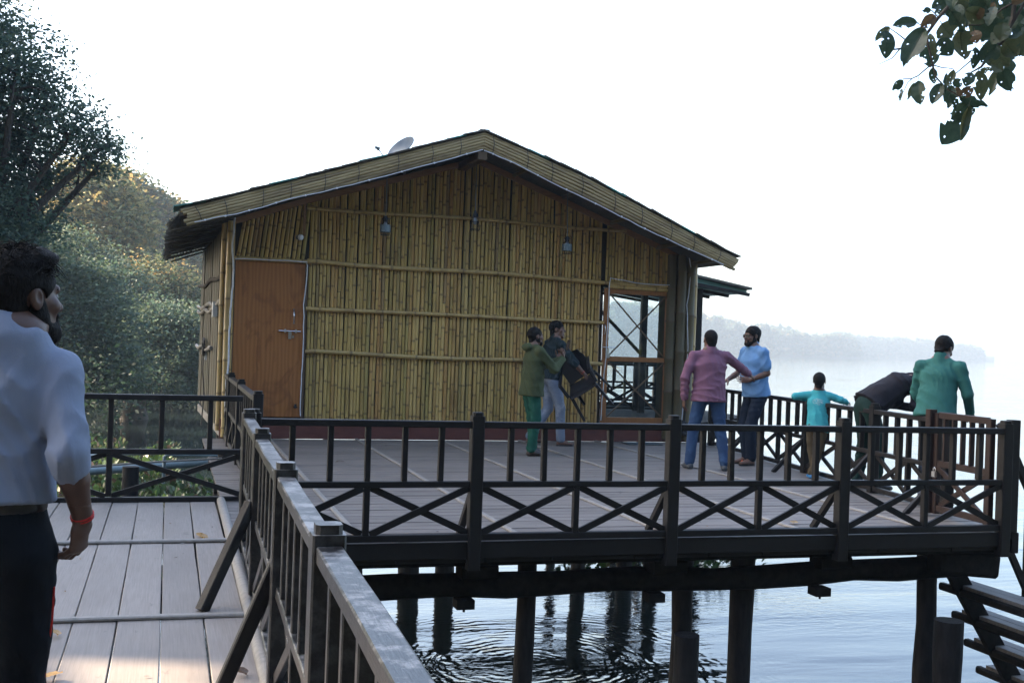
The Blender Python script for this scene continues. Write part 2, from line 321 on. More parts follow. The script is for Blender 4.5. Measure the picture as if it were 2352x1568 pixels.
# ================================================================== SETTING
def structure(name, mb, mat, parent=None): return tag(mb.build(name, mat, parent), kind='structure')
mb = MB(); mb.add([(-3000, -60, ZW), (3000, -60, ZW), (3000, 3000, ZW), (-3000, 3000, ZW)], [(0, 1, 2, 3)]); structure('lake_water', mb, M['water'])

# ---- big deck
deck = empty('deck', (0.5, 8.15, 0), kind='structure')
def xr(y): return 7.06+(y-8.1)*.145
strips_x = [1.40, 2.64, 3.88, 5.12, 6.36]
board_meshes = []
for k in range(5):
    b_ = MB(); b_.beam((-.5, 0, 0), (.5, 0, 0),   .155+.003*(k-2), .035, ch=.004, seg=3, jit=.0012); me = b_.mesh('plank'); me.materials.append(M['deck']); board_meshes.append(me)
rows = 48; pitch = (16.38-8.20)/rows
for r in range(rows):
    y = 8.20+pitch*(r+.5); xs = [.49]+[x for x in strips_x]+[xr(y)]
    for a, b2 in zip(xs[:-1], xs[1:]):
        if b2-a < .1: continue
        g = random.uniform(.002, .006); o = bpy.data.objects.new('plank', random.choice(board_meshes)); col.objects.link(o); o.parent = deck
        o.matrix_parent_inverse = Matrix.Translation(-Vector(deck.location))
        o.location = ((a+b2)/2, y+random.uniform(-.002, .002), -.0175+random.uniform(-.0025, .0015)); o.scale = ((b2-a-2*g), 1, 1)
        o.rotation_euler = (random.uniform(-.008, .008), 0, random.uniform(-.0012, .0012))
for x in strips_x:
    b_ = MB(); b_.beam((x, 8.22, .006), (x+.01, 16.36, .006), .05, .022, ch=.008, seg=10, jit=.002); b_.build('batten', M['strip'], deck)
b_ = MB(); b_.beam((.5, 8.12, -.055), (7.0, 8.12, -.055), .06, .125, seg=8, jit=.002); b_.build('rim_beam', M['rail'], deck)
xk = .6
while xk < 6.9:
    L = random.uniform(.45, .8); b_ = MB(); b_.beam((xk, 8.14, -.135), (min(xk+L-.01, 6.95), 8.14, -.135), .05, .03); b_.build('board_end', M['rail'], deck); xk += L
b_ = MB(); b_.beam((.5, 8.24, -.148), (7.05, 8.24, -.148), .12, .085); b_.build('edge_joist', M['beam'], deck)
for y in (10.2, 12.2, 14.2, 16.2): b_ = MB(); b_.beam((.5, y, -.12), (xr(y), y, -.12), .12, .14); b_.build('joist', M['beam'], deck)
for x in (1.2, 2.7, 4.2, 5.7, 6.9): b_ = MB(); b_.beam((x, 8.8, -.19), (x+.1, 16.3, -.19), .12, .07); b_.build('bearer', M['beam'], deck)
b_ = MB(); b_.beam((7.07, 8.1, -.09), (xr(16.3), 16.3, -.09), .06, .18); b_.build('rim_beam', M['rail'], deck)
b_ = MB()
pts = [(-.1+.45*i, 8.52+.02*math.sin(i), -.405+.012*math.sin(i*1.7)+(.03 if i > 12 else 0)) for i in range(17)]
b_.tube(pts, [.098+.008*math.sin(i*2.3) for i in range(17)], 12); b_.build('log_beam', M['beam'], deck, smooth=True)
for x in (2.21, 3.80, 5.33):                                     # corbels and hanging bolts under the posts
    b_ = MB(); b_.beam((x-.02, 8.42, -.27), (x+.27, 8.42, -.27), .2, .11, ch=.02); b_.build('corbel', M['beam'], deck)
    b_ = MB(); b_.box((x-.04, 8.36, -.56), (x+.10, 8.50, -.49)); b_.tube([(x+.03, 8.42, -.56), (x+.03, 8.42, -.59)], .01, 6); b_.build('wedge', M['beam'], deck)
b_ = MB(); b_.beam((6.45, 8.36, -.27), (7.05, 8.36, -.33), .2, .22, ch=.03); b_.build('corbel', M['beam'], deck)
def pile(x, y, top, r, parent, name='pile'):
    b_ = MB(); k = 9; pts = [(x+random.uniform(-.008, .008)+.012*math.sin(i), y+random.uniform(-.008, .008), ZW-1.2+(top-ZW+1.2)*i/k) for i in range(k+1)]
    b_.tube(pts, [r*random.uniform(.94, 1.05) for _ in pts], 14); return b_.build(name, M['pile'], parent, smooth=True)
for px, y, r in ((1210, 8.66, .078), (1568, 8.7, .088), (1705, 8.66, .102), (2130, 8.62, .092)):
    p = gy(px, 1290, y); pile(p.x, y, -.16, r, deck)
for px, r in ((815, .13), (940, .16), (1022, .15), (1327, .125), (1433, .14)):
    p = gy(px, 1310, 16.9); pile(p.x, 16.9, -.16, r, deck)
pile(gy(612, 1300, 8.7).x, 8.7, -.16, .09, deck); pile(7.6, 16.9, -.16, .12, deck)
for (px, y, top, r, lab) in ((1573, 8.16, -.77, .10, 'short cut-off round timber pile standing in water close before the middle deck pile'), (2176, 8.05, -.72, .117, 'thick short cut-off timber pile standing in water beside the steps')):
    p = gy(px, 1480, y); o = pile(p.x, y, top, r, None, 'stub_pile'); tag(o, lab, 'pile')

# ---- walkway
walk = empty('walkway', (-.9, 5, 0), kind='structure')
seams = [.44, .222, .008, -.205, -.418, -.63, -.845, -1.06, -1.275, -1.49, -1.7, -1.92, -2.13, -2.35, -2.56]
ycuts = [10.28, 8.345, 6.15, 3.95, 1.75, -.45]
wm = []
for k in range(4):
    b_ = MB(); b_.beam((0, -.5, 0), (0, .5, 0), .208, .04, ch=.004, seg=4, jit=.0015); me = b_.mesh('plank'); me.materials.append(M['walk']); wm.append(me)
for a, b2 in zip(seams[:-1], seams[1:]):
    for y1, y0 in zip(ycuts[:-1], ycuts[1:]):
        o = bpy.data.objects.new('plank', random.choice(wm)); col.objects.link(o); o.parent = walk; o.matrix_parent_inverse = Matrix.Translation(-Vector(walk.location))
        o.location = ((a+b2)/2, (y0+y1)/2, -.02+random.uniform(-.002, .002)); o.scale = (.998, y1-y0-.004, 1); o.rotation_euler = (0, random.uniform(-.006, .006), random.uniform(-.0025, .0025))
for y in ycuts[1:-1]:
    b_ = MB(); b_.beam((-2.56, y, .010), (.455, y-.02, .010), .055, .024, ch=.008, seg=6, jit=.0025); b_.build('batten', M['strip'], walk)
b_ = MB(); b_.tube([(.487-.004*i, 10.28-.7*i, .012) for i in range(16)], .036, 10); b_.build('edge_batten', M['strip'], walk, smooth=True)
b_ = MB(); b_.beam((.50, 8.1, -.04), (.43, -.4, -.04), .10, .05); b_.build('edge_board', M['strip'], walk)
b_ = MB(); b_.beam((.49, 8.05, -.15), (.42, -.4, -.15), .08, .17); b_.build('rim_beam', M['beam'], walk)
for y in (1, 3, 5, 7, 9.9): b_ = MB(); b_.beam((-2.6, y, -.13), (.45, y, -.13), .12, .15); b_.build('joist', M['beam'], walk)
for y in (1, 5, 9.5):
    for x in (-2.3, .25): pile(x, y, -.1, .1, walk)

# ---- railings
def railing(name, label, pts, bays, top=.90, mat='rail', cap=.955, sp=3, post=.095, low=0.0, below=-.2, braces=0, xspan=1, endpost=(1, 1), grp='dark wooden railings'):
    """pts: (start, end) on the ground; bays: post positions 0..1"""
    p0, p1 = Vector(pts[0]), Vector(pts[1]); root = empty(name, p0, label, 'railing', grp)
    m = M[mat]; d = (p1-p0).normalized(); sd = V(d.y, -d.x, 0); at = lambda t, z: p0.lerp(p1, t)+V(0, 0, z)
    for i, t in enumerate(bays):
        if (i == 0 and not endpost[0]) or (i == len(bays)-1 and not endpost[1]): continue
        b_ = MB(); c = at(t, 0); b_.beam(c+V(0, 0, below), c+V(0, 0, cap-.015), post, post, up=d, ch=.006)
        b_.beam(c+V(0, 0, cap-.015), c+V(0, 0, cap+.012), post*.8, post*.8, up=d, ch=.012); b_.build('post', m, root)
        if braces and 0 < i < len(bays)-(0 if braces > 1 else 1):
            s_ = braces/abs(braces); b_ = MB(); b_.beam(c+sd*.03*s_+V(0, 0, .42), c+sd*(.42)*s_+d*.0+V(0, 0, .0), .05, .05); b_.build('brace', m, root)
    for t0, t1 in zip(bays[:-1], bays[1:]):
        L = (p1-p0).length; e = post/2/L; a, b2 = t0+e, t1-e
        for nm, z, w_, h_ in (('top_rail', top-.024, .075, .048), ('middle_rail', .435, .055, .045), ('bottom_rail', .045+low, .055, .05)):
            bb = MB(); bb.beam(at(a, z), at(b2, z), w_, h_, seg=4, jit=.0015); bb.build(nm, m, root)
        mid = (t0+t1)/2; subs = xspan*2 if xspan else 0
        n_sp = int(sp*2)
        for k in range(1, n_sp):
            t = t0+(t1-t0)*k/n_sp; j = random.uniform(-.004, .004)
            bb = MB(); bb.beam(at(t, .46), at(t, top-.048)+d*j, .052, .04, up=d); bb.build('spindle', m, root)
        for k in range(1, subs):
            t = t0+(t1-t0)*k/subs; bb = MB(); bb.beam(at(t, .07), at(t, .412), .055, .045, up=d); bb.build('half_post', m, root)
        for k in range(subs):
            ta = t0+(t1-t0)*k/subs+.03/L; tb = t0+(t1-t0)*(k+1)/subs-.03/L
            if k == 0: ta += .02/L
            if k == subs-1: tb -= .02/L
            for s_, (z0, z1) in ((.013, (.075, .41)), (-.013, (.41, .075))):
                bb = MB(); bb.beam(at(ta, z0)+sd*s_, at(tb, z1)+sd*s_, .024, .05); bb.build('cross_brace', m, root)
    return root
P0, P1 = V(.59, 8.1, 0), V(6.93, 8.1, 0)
fr_b = [0, (2.21-.59)/6.34, (3.80-.59)/6.34, (5.33-.59)/6.34, 1]
railing('railing', 'long dark railing with cross braces along the front edge of the big deck', (P0, P1), fr_b, sp=3, braces=-2)
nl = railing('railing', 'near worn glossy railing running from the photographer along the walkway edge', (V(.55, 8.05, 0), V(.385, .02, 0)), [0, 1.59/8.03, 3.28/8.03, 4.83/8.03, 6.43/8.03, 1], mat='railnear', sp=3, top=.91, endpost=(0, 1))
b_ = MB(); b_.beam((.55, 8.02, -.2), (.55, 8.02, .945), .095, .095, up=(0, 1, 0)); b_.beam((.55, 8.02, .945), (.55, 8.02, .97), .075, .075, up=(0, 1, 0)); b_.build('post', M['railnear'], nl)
# two long slanted struts propping the near railing, standing on the walkway
for (y, x0) in ((6.46, .13), (4.83, .10)):
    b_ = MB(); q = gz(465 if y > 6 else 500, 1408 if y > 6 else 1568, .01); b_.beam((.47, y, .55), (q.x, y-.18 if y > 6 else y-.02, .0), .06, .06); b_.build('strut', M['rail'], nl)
railing('railing', 'railing closing the far end of the walkway before the floating plants', (V(-2.5, 10.33, 0), V(.70, 10.33, 0)), [0, .25, 1], sp=.5, top=.93, low=-.03, endpost=(1, 0), xspan=0)
wr_ = [o for o in col.objects if o.name.startswith('railing')][-1]
wroot = [o for o in col.objects if o.get('label', '').startswith('railing closing')][0]
for x in (-1.3, -.87, -.455, -.035, .375):
    b_ = MB(); b_.beam((x, 10.33, .46), (x, 10.33, .884), .045, .045, up=(1, 0, 0)); b_.build('spindle', M['rail'], wroot)
for x in (-.455, -1.6): b_ = MB(); b_.beam((x, 10.33, .05), (x, 10.33, .41), .05, .05, up=(1, 0, 0)); b_.build('half_post', M['rail'], wroot)
for xa, xb in ((-.43, .68), (-1.57, -.48)):
    for s_, (z0, z1) in ((.013, (.05, .41)), (-.013, (.41, .05))):
        b_ = MB(); b_.beam((xa, 10.33+s_, z0), (xb, 10.33+s_, z1), .024, .045); b_.build('cross_brace', M['rail'], wroot)
railing('railing', 'railing running back from the walkway corner towards the left corner of the hut', (V(.80, 10.6, 0), V(.80, 17.0, 0)), [0, .40, .72, 1], sp=4, top=.91)
railing('railing', 'lakeside railing along the right edge of the deck where the boy leans', (V(8.1, 15.9, 0), V(7.15, 9.12, 0)), [0, .26, .52, .78, 1], sp=3, braces=2)

# ---- gate in the lakeside railing, padlock
gt = empty('gate', (6.98, 8.65, 0), 'reddish brown slatted wooden gate closing the gap above the steps', 'gate')
ga, gb = V(6.93, 9.0, 0), V(6.90, 8.25, 0)
for c in (ga, gb): b_ = MB(); b_.beam(c+V(0, 0, .03), c+V(0, 0, .97), .055, .07, up=(0, 1, 0)); b_.build('stile', M['rail_brown'], gt)
for z in (.95, .50, .08): b_ = MB(); b_.beam(ga+V(0, -.03, z), gb+V(0, .03, z), .04, .06); b_.build('gate_rail', M['rail_brown'], gt)
for k in range(1, 6):
    c = ga.lerp(gb, k/6); b_ = MB(); b_.beam(c+V(0, 0, .53), c+V(0, 0, .92), .05, .022, up=(0, 1, 0)); b_.build('slat', M['rail_brown'], gt)
for s_, (z0, z1) in ((.012, (.10, .47)), (-.012, (.47, .10))):
    b_ = MB(); b_.beam(ga+V(s_, -.03, z0), gb+V(s_, .03, z1), .022, .05); b_.build('cross_brace', M['rail_brown'], gt)
b_ = MB(); b_.beam((6.90, 9.06, .03), (6.90, 9.06, 1.0), .08, .08, up=(0, 1, 0)); b_.build('post', M['rail_brown'], gt)
p = gy(2162, 1083, 8.95); pk = empty('padlock', (6.86, 8.93, .42), 'small steel padlock hanging on the brown gate', 'padlock')
b_ = MB(); b_.box((6.845, 8.91, .38), (6.87, 8.96, .43)); b_.build('lock_body', M['steel'], pk)
b_ = MB(); b_.tube([(6.857, 8.92, .43), (6.857, 8.92, .455), (6.857, 8.935, .47), (6.857, 8.95, .455), (6.857, 8.95, .43)], .004, 6); b_.build('shackle', M['steel'], pk)

# ---- steps down to the water
st = empty('steps', (7.2, 8.5, -.4), 'steep timber steps with a handrail leading from the deck corner to the water', 'steps')
for i in range(6):
    x = 7.02+i*.19; z = -.62-.285*i; yb = 8.98+.05*i
    for k in range(2):
        b_ = MB(); b_.beam((x+.06+.125*k, yb-.10, z+.02), (x+.06+.125*k, 7.35, z+.02), .118, .035, jit=.001, seg=2); b_.build('tread_board', M['tread'], st)
    b_ = MB(); b_.beam((x, yb, z-.03), (x, 7.3, z-.03), .07, .07, ch=.015); b_.build('tread_bearer', M['beam'], st)
for y in (8.72, 7.6):
    b_ = MB(); b_.beam((6.92, y, -.42), (8.15, y, -2.25), .06, .17, up=(0, 0, 1)); b_.build('stringer', M['beam'], st)
b_ = MB(); b_.beam((7.02, 8.28, .93), (7.75, 8.28, -.35), .05, .07); b_.beam((7.05, 8.28, .02), (7.75, 8.28, -1.25), .04, .06); b_.build('handrail', M['rail'], st)
b_ = MB(); b_.beam((7.06, 8.16, -.06), (7.06, 8.16, .97), .09, .09, up=(0, 1, 0)); b_.build('newel_post', M['rail'], st)
b_ = MB(); b_.beam((7.35, 8.28, -.75), (7.35, 8.28, .34), .045, .045, up=(0, 1, 0)); b_.build('baluster', M['rail'], st)

# ================================================================== BAMBOO HUT
hut = empty('bamboo_hut', (4.4, YF, 0), 'bamboo-walled lake hut with a low gabled roof and brown plywood door', 'hut')
def hb(name, mb_, mat, parent=hut, **k): return mb_.build(name, mat, parent, **k)
FRONT_TOP = [(.08, 3.05), (2.01, 3.69), (4.12, 4.40), (5.66, 3.88), (8.09, 2.86)]     # fascia top, y = 15.3
FRONT_BOT = [(.08, 2.84), (1.47, 3.29), (2.31, 3.55), (4.11, 4.16), (6.05, 3.44), (7.26, 2.98), (8.02, 2.71)]
WALL_TOP = [(.82, 3.07), (1.79, 3.42), (4.32, 4.20), (5.79, 3.66), (6.77, 3.29), (7.93, 2.86)]
def interp(tab, x):
    xs = [a for a, _ in tab]; return float(np.interp(x, xs, [b_ for _, b_ in tab]))
# plinth and floor
b_ = MB(); b_.box((.72, YF-.005, 0.0), (7.93, YF+.12, .27)); hb('plinth', b_, M['plinth'])
b_ = MB(); b_.box((.80, YF-.05, .268), (7.9, YF+.02, .285)); hb('plinth_cap', b_, M['plinth'])
b_ = MB(); b_.add([(.80, YF+.12, .26), (6.5, YF+.12, .26), (10.3, YF+2.4, .26), (10.3, 20.5, .26), (.6, 22.5, .26), (.62, 22.4, .05), (.80, YF+.12, .05), (10.3, 20.5, .05), (10.3, YF+2.4, .05), (6.5, YF+.12, .05), (.6, 22.5, .05)],
      [(0, 1, 2, 3, 4), (6, 10, 7, 8, 9), (0, 6, 9, 1), (1, 9, 8, 2), (2, 8, 7, 3), (3, 7, 10, 4), (4, 10, 6, 0)]); hb('floor', b_, M['beam'])
b_ = MB(); b_.add([(7.93, YF+.12, .26), (6.5, YF+.12, .259), (10.3, YF+2.4, .259)], [(0, 1, 2)]); hb('threshold', b_, M['beam'])
# backing wall behind the culms (with door openings) and the room behind it
def sheet(pts, name, mat):
    b_ = MB(); n_ = len(pts); q = [(x, y+.03, z) for x, y, z in pts]; b_.add(list(pts)+q, [tuple(range(n_)), tuple(range(2*n_-1, n_-1, -1))]+[(i, i+n_, (i+1) % n_+n_, (i+1) % n_) for i in range(n_)]); return hb(name, b_, mat)
yb = YF+.05
sheet([(.82, yb, .27), (6.44, yb, .27), (6.44, yb, 3.38), (4.35, yb, 4.15), (.82, yb, 3.02)], 'wall_backing', M['backing'])
sheet([(6.44, yb, 2.40), (7.6, yb, 2.40), (7.6, yb, 2.95), (6.44, yb, 3.38)], 'wall_backing', M['backing'])
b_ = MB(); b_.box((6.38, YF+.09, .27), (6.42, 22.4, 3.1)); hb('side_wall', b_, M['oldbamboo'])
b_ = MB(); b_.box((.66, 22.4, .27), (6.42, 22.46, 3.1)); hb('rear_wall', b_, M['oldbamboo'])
# culms
def culm_mb(p, q, r, n=6, node=(.30, .46), bend=.006, taper=1.0):
    p = Vector(p); q = Vector(q); L = (q-p).length; t = random.uniform(.03, .25); pts = [p]; rad = [r]; cs = [1]; ph = random.uniform(0, 6); am = random.uniform(-bend, bend)
    d = (q-p)/L; sdv = d.cross(V(0, 1, 0)) if abs(d.y) < .9 else d.cross(V(0, 0, 1)); sdv.normalize(); z = t; sp_ = random.uniform(*node)
    while z < L-.05:
        c = p+d*z+sdv*am*math.sin(z*1.7+ph)
        for dz, k, cc in ((-.030, 1.0, 1), (-.008, 1.09, .25), (.004, 1.10, .6), (.022, .98, .95)):
            pts.append(c+d*dz); rad.append(r*k*(1-(1-taper)*z/L)); cs.append(cc)
        z += sp_*random.uniform(.9, 1.1)
    pts.append(q); rad.append(r*taper); cs.append(1)
    m_ = MB(); m_.tube(pts, rad, n, cs=cs); return m_
x = .895; r = .029
def culm(x, z0, z1, r, dx=0.0, y=YF+.012):
    m_ = culm_mb((x, y+random.uniform(-.006, .006), z0), (x+dx+random.uniform(-.006, .006), y, z1), r, taper=random.uniform(.88, 1.02), bend=.008); o = hb('culm', m_, M['bamboo'], smooth=True, colr=True)
while x < 1.84:                                                  # over the plywood door, leaning to the right
    culm(x, 2.55, interp(WALL_TOP, x)-.04, .027, dx=.07); x += .064
x = 1.915
while x < 6.41:
    r = random.uniform(.0225, .0290); z1 = interp(WALL_TOP, x)-.04
    if random.random() < .22:
        zc = random.uniform(1.2, 2.5); culm(x, .28, zc, r); culm(x+random.uniform(-.004, .004), zc+.01, z1, r*random.uniform(.85, 1.05))
    else: culm(x, .28, z1, r, dx=random.uniform(-.012, .012))
    x += 2*r+random.uniform(-.001, .006)
x = 6.47
while x < 7.5:
    r = random.uniform(.020, .026); culm(x, 2.45, interp(WALL_TOP, x)-.04, r); x += 2*r+random.uniform(.003, .011)
# horizontal battens
for x0, x1, z0, z1, r in ((1.83, 6.75, 3.31, 3.28, .028), (1.86, 7.52, 2.55, 2.45, .033), (1.86, 6.43, 1.87, 1.84, .030), (1.87, 6.43, 1.25, 1.20, .032), (.84, 1.9, 2.535, 2.53, .032), (6.5, 7.6, 2.41, 2.385, .036)):
    m_ = culm_mb((x0, YF-.045, z0), (x1, YF-.045, z1), r, n=8, node=(.45, .6), bend=.02, taper=.92); hb('wall_batten', m_, M['bamboo2'], smooth=True, colr=True)
# barge boards on the wall top and the strip down to the lamp
wt = WALL_TOP
for (xa, za), (xb, zb) in zip(wt[:-1], wt[1:]):
    b_ = MB(); b_.beam((xa, YF-.03, za-.02), (xb, YF-.03, zb-.02), .035, .085); hb('top_board', b_, M['board'])
b_ = MB(); b_.beam((1.80, YF-.03, 2.90), (1.80, YF-.03, 3.38), .025, .035, up=(1, 0, 0)); hb('top_board', b_, M['board'])
# corner culms
for x, y, r in ((.775, YF-.02, .040), (.70, YF+.12, .036), (7.95, YF-.03, .045), (7.895, YF-.04, .022), (.835, YF-.045, .014)):
    hb('corner_pole', culm_mb((x, y, .02 if x > 1 or x > .76 else .1), (x, y, interp(WALL_TOP, max(x, .83))-.02), r, n=10, node=(.4, .5), bend=.01), M['bamboo2'], smooth=True, colr=True)
# broad old culms cladding the right pier
for k in range(3):
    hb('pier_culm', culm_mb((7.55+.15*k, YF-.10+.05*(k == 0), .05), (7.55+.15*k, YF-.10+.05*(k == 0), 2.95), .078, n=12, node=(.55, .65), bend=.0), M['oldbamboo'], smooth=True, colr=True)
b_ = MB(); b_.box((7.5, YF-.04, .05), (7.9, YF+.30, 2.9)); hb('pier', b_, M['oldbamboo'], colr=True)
# left wall of flattened dark culms
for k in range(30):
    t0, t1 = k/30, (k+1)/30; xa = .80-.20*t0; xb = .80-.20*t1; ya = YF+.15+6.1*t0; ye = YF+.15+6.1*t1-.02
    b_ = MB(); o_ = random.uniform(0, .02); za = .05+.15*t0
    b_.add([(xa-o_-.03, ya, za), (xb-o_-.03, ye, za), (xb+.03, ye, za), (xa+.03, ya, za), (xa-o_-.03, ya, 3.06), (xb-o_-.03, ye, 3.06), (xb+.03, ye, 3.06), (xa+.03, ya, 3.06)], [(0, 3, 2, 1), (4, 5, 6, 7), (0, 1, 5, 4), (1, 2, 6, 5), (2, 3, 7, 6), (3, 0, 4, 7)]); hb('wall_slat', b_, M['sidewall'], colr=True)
b_ = MB(); b_.beam((.84, 16.5, .0), (.62, 22.6, .02), .10, .14); hb('sill_beam', b_, M['strip'])
for z, ya, ye in ((2.32, 16.7, 22.5), (1.93, 16.9, 22.7), (1.84, 18.5, 22.7), (1.20, 18.8, 22.9)):
    b_ = MB(); n_ = 9; b_.tube([(.735-.2*(ya+(ye-ya)*i/n_-16.4)/6.1, ya+(ye-ya)*i/n_, z+.03*math.sin(i*1.3+z)) for i in range(n_+1)], [.034+.008*math.sin(i*2.1) for i in range(n_+1)], 8); hb('wall_stick', b_, M['strip'] if z < 2.3 else M['bark'], smooth=True)
# ---- roof
roof = MB()
top = [(a, b_+.02) for a, b_ in FRONT_TOP]
for k, (dz0, dz1) in enumerate(((0, -.10),)):
    vs = []; n_ = len(top)
    for y, ex in ((15.27, 0), (22.6, .0)):
        for (a, z) in top: vs.append((a-(.10 if a < .1 else 0)*(y > 20), y, z+dz0))
        for (a, z) in top: vs.append((a-(.10 if a < .1 else 0)*(y > 20), y, z+dz1))
    fs = []
    for i in range(n_-1):
        fs += [(i, i+1, 2*n_+i+1, 2*n_+i), (n_+i+1, n_+i, 3*n_+i, 3*n_+i+1), (i+1, i, n_+i, n_+i+1), (2*n_+i, 2*n_+i+1, 3*n_+i+1, 3*n_+i)]
    fs += [(0, 2*n_, 3*n_, n_), (n_-1, 2*n_-1, 4*n_-1, 3*n_-1)]
    roof.add(vs, fs)
rf = hb('roof', roof, M['thatch'])
# overlapping ragged sheets standing a little proud along the front edge
for i in range(34):
    t = i/34; x0 = .0+8.1*t; x1 = x0+random.uniform(.25, .42); x1 = min(x1, 8.15)
    if x0 < 4.12 < x1: x1 = 4.14
    if 4.12 < x0 < 4.12+8.1/34+.01: x0 = 4.10
    z0 = interp(FRONT_TOP, x0)+.03+random.uniform(0, .016); z1 = interp(FRONT_TOP, x1)+.028
    b_ = MB(); y0 = 15.24+random.uniform(-.02, .02); b_.beam((x0, y0+.35, z0), (x1, y0+.35, z1), .75, .018); b_.build('roof_sheet', M['thatch'] if i % 5 else M['sheet'], rf)
# ridge cap and soffit purlins
b_ = MB(); b_.beam((4.12, 15.24, 4.425), (4.12, 22.6, 4.425), .14, .03); b_.build('ridge_cap', M['thatch'], rf)
b_ = MB(); b_.beam((4.10, 15.24, 4.07), (4.10, 22, 4.07), .13, .11); b_.build('ridge_beam', M['bamboo2'], rf)
for x in (.35, 1.1, 1.9, 2.8, 3.5, 4.9, 5.7, 6.5, 7.3, 7.85):
    b_ = culm_mb((x, 15.36, interp(FRONT_TOP, x)-.135), (x, 22.5, interp(FRONT_TOP, x)-.135), .032, n=6, node=(.5, .7)); b_.build('purlin', M['oldbamboo'], rf, smooth=True, colr=True)
# left eave: loose sticks and ragged straw
for i in range(13):
    z = 2.95-.012*i; b_ = MB(); x = .62-.055*i; b_.tube([(x, 15.5, interp(FRONT_TOP, max(x, .08))-.12), (x-.03, 22.6, interp(FRONT_TOP, max(x, .08))-.17+random.uniform(-.02, .02))], .011, 5); b_.build('eave_stick', M['thatch'], rf)
for i in range(16):
    y = 15.45+i*.44; b_ = MB(); b_.tube([(-.06+random.uniform(-.06, .05), y, 2.78+random.uniform(-.03, .03)), (.95, y+.05, 3.12)], .016, 5); b_.build('eave_rafter', M['thatch'], rf)
fr = MB()
for i in range(420):
    y = 15.35+7.25*random.random(); x = .02-.10*(y-15.3)/7.3; a = random.uniform(-.2, .2)
    fr.beam((x+.08, y, 2.97+random.uniform(0, .07)), (x-random.uniform(.0, .10), y+a*.1, 2.90-random.uniform(-.02, .12)), random.uniform(.012, .04), .006, ch=.001)
tag(fr.build('straw_fringe', M['thatch'], rf), kind='stuff')
# fascia: bundles of split bamboo following the gable
L_top = [(.08, 3.05), (1.0, 3.355), (2.01, 3.69), (3.0, 4.025), (4.115, 4.40)]; R_top = [(4.115, 4.40), (4.9, 4.14), (5.66, 3.88), (6.5, 3.53), (7.3, 3.19), (8.12, 2.845)]
L_bot = [(.20, 2.86), (1.0, 3.12), (2.01, 3.45), (3.0, 3.79), (4.11, 4.165)]; R_bot = [(4.11, 4.165), (4.9, 3.87), (5.66, 3.59), (6.5, 3.27), (7.3, 2.965), (8.02, 2.69)]
for tt, bb in ((L_top, L_bot), (R_top, R_bot)):
    for k in range(6):
        f = (k+.5)/6; pts = [V(a[0]*(1-f)+c_[0]*f, 15.26-.02*math.sin(f*PI)-(.0 if k else -.01), a[1]*(1-f)+c_[1]*f) for a, c_ in zip(tt, bb)]
        P = []; 
        for a, c_ in zip(pts[:-1], pts[1:]):
            for s_ in range(3): P.append(a.lerp(c_, s_/3)+V(0, 0, random.uniform(-.004, .004)))
        P.append(pts[-1]+(pts[-1]-pts[-2]).normalized()*random.uniform(-.02, .06) if tt is R_top else pts[-1])
        if tt is L_top: P[0] = P[0]-(P[1]-P[0]).normalized()*random.uniform(-.05, .05)
        b_ = MB(); b_.tube(P, [.0235+random.uniform(-.001, .002) for _ in P], 8, cs=[1 if random.random() > .12 else .5 for _ in P]); hb('fascia_strip', b_, M['fascia'], smooth=True, colr=True)
    n_t = 9
    for i in range(n_t):                                         # tie bands
        f = (i+.4+random.uniform(-.15, .15))/n_t; seg = f*(len(tt)-1); j = int(seg); u_ = seg-j
        a = V(tt[j][0], 0, tt[j][1]).lerp(V(tt[j+1][0], 0, tt[j+1][1]), u_); c_ = V(bb[j][0], 0, bb[j][1]).lerp(V(bb[j+1][0], 0, bb[j+1][1]), u_)
        b_ = MB(); b_.tube([(a.x, 15.30, a.z+.01), (a.x, 15.235, a.z-.01), ((a.x+c_.x)/2+.01, 15.205, (a.z+c_.z)/2), (c_.x, 15.235, c_.z), (c_.x, 15.29, c_.z)], .005, 5); hb('tie', b_, M['blackc'])
b_ = MB()
pts = L_bot+R_bot[1:]; inner = [(a, 15.31, z+.0) for a, z in pts]+[(a, 15.31, z-.0) for a, z in reversed(L_top+R_top[1:])]
b_.add(inner, [tuple(range(len(inner)))]); hb('fascia_backing', b_, M['oldbamboo'])

# ---- plywood door
dr = tag(MB().box((.865, YF-.035, .315), (1.835, YF+.01, 2.50)).build('door', M['door'], hut))
b_ = MB(); b_.beam((1.855, YF-.03, .3), (1.855, YF-.03, 2.53), .03, .05, up=(0, 1, 0)); hb('door_frame', b_, M['oldbamboo'])
def at_door(px, py, y=YF-.05): return gy(px, py, y)
h0, h1 = at_door(675, 712), at_door(675, 738)
b_ = MB(); b_.tube([h0+V(0, .015, .02), h0, h0.lerp(h1, .5)+V(0, -.045, 0), h1, h1+V(0, .015, -.03)], [.006, .012, .010, .007, .011], 8); b_.build('door_handle', M['steel'], dr, smooth=True)
p = at_door(668, 760); b_ = MB(); b_.tube([p+V(-.17, -.01, 0), p+V(.14, -.01, -.002)], .0075, 8)
for dx in (-.08, .07): b_.box((p.x+dx-.012, p.y-.02, p.z-.025), (p.x+dx+.012, p.y+.015, p.z+.025))
b_.box((p.x-.035, p.y-.022, p.z-.115), (p.x+.01, p.y-.005, p.z+.0)); b_.build('sliding_bolt', M['steel'], dr)
b_ = MB(); b_.box((p.x+.022, p.y-.02, p.z-.10), (p.x+.045, p.y+.01, p.z-.065)); b_.build('padlock', M['steel'], dr)
b_ = MB(); b_.box((1.745, YF-.06, .44), (1.775, YF-.03, .50)); b_.tube([(1.73, YF-.05, .46), (1.79, YF-.05, .455)], .008, 6); b_.build('floor_bolt', M['blackc'], dr)
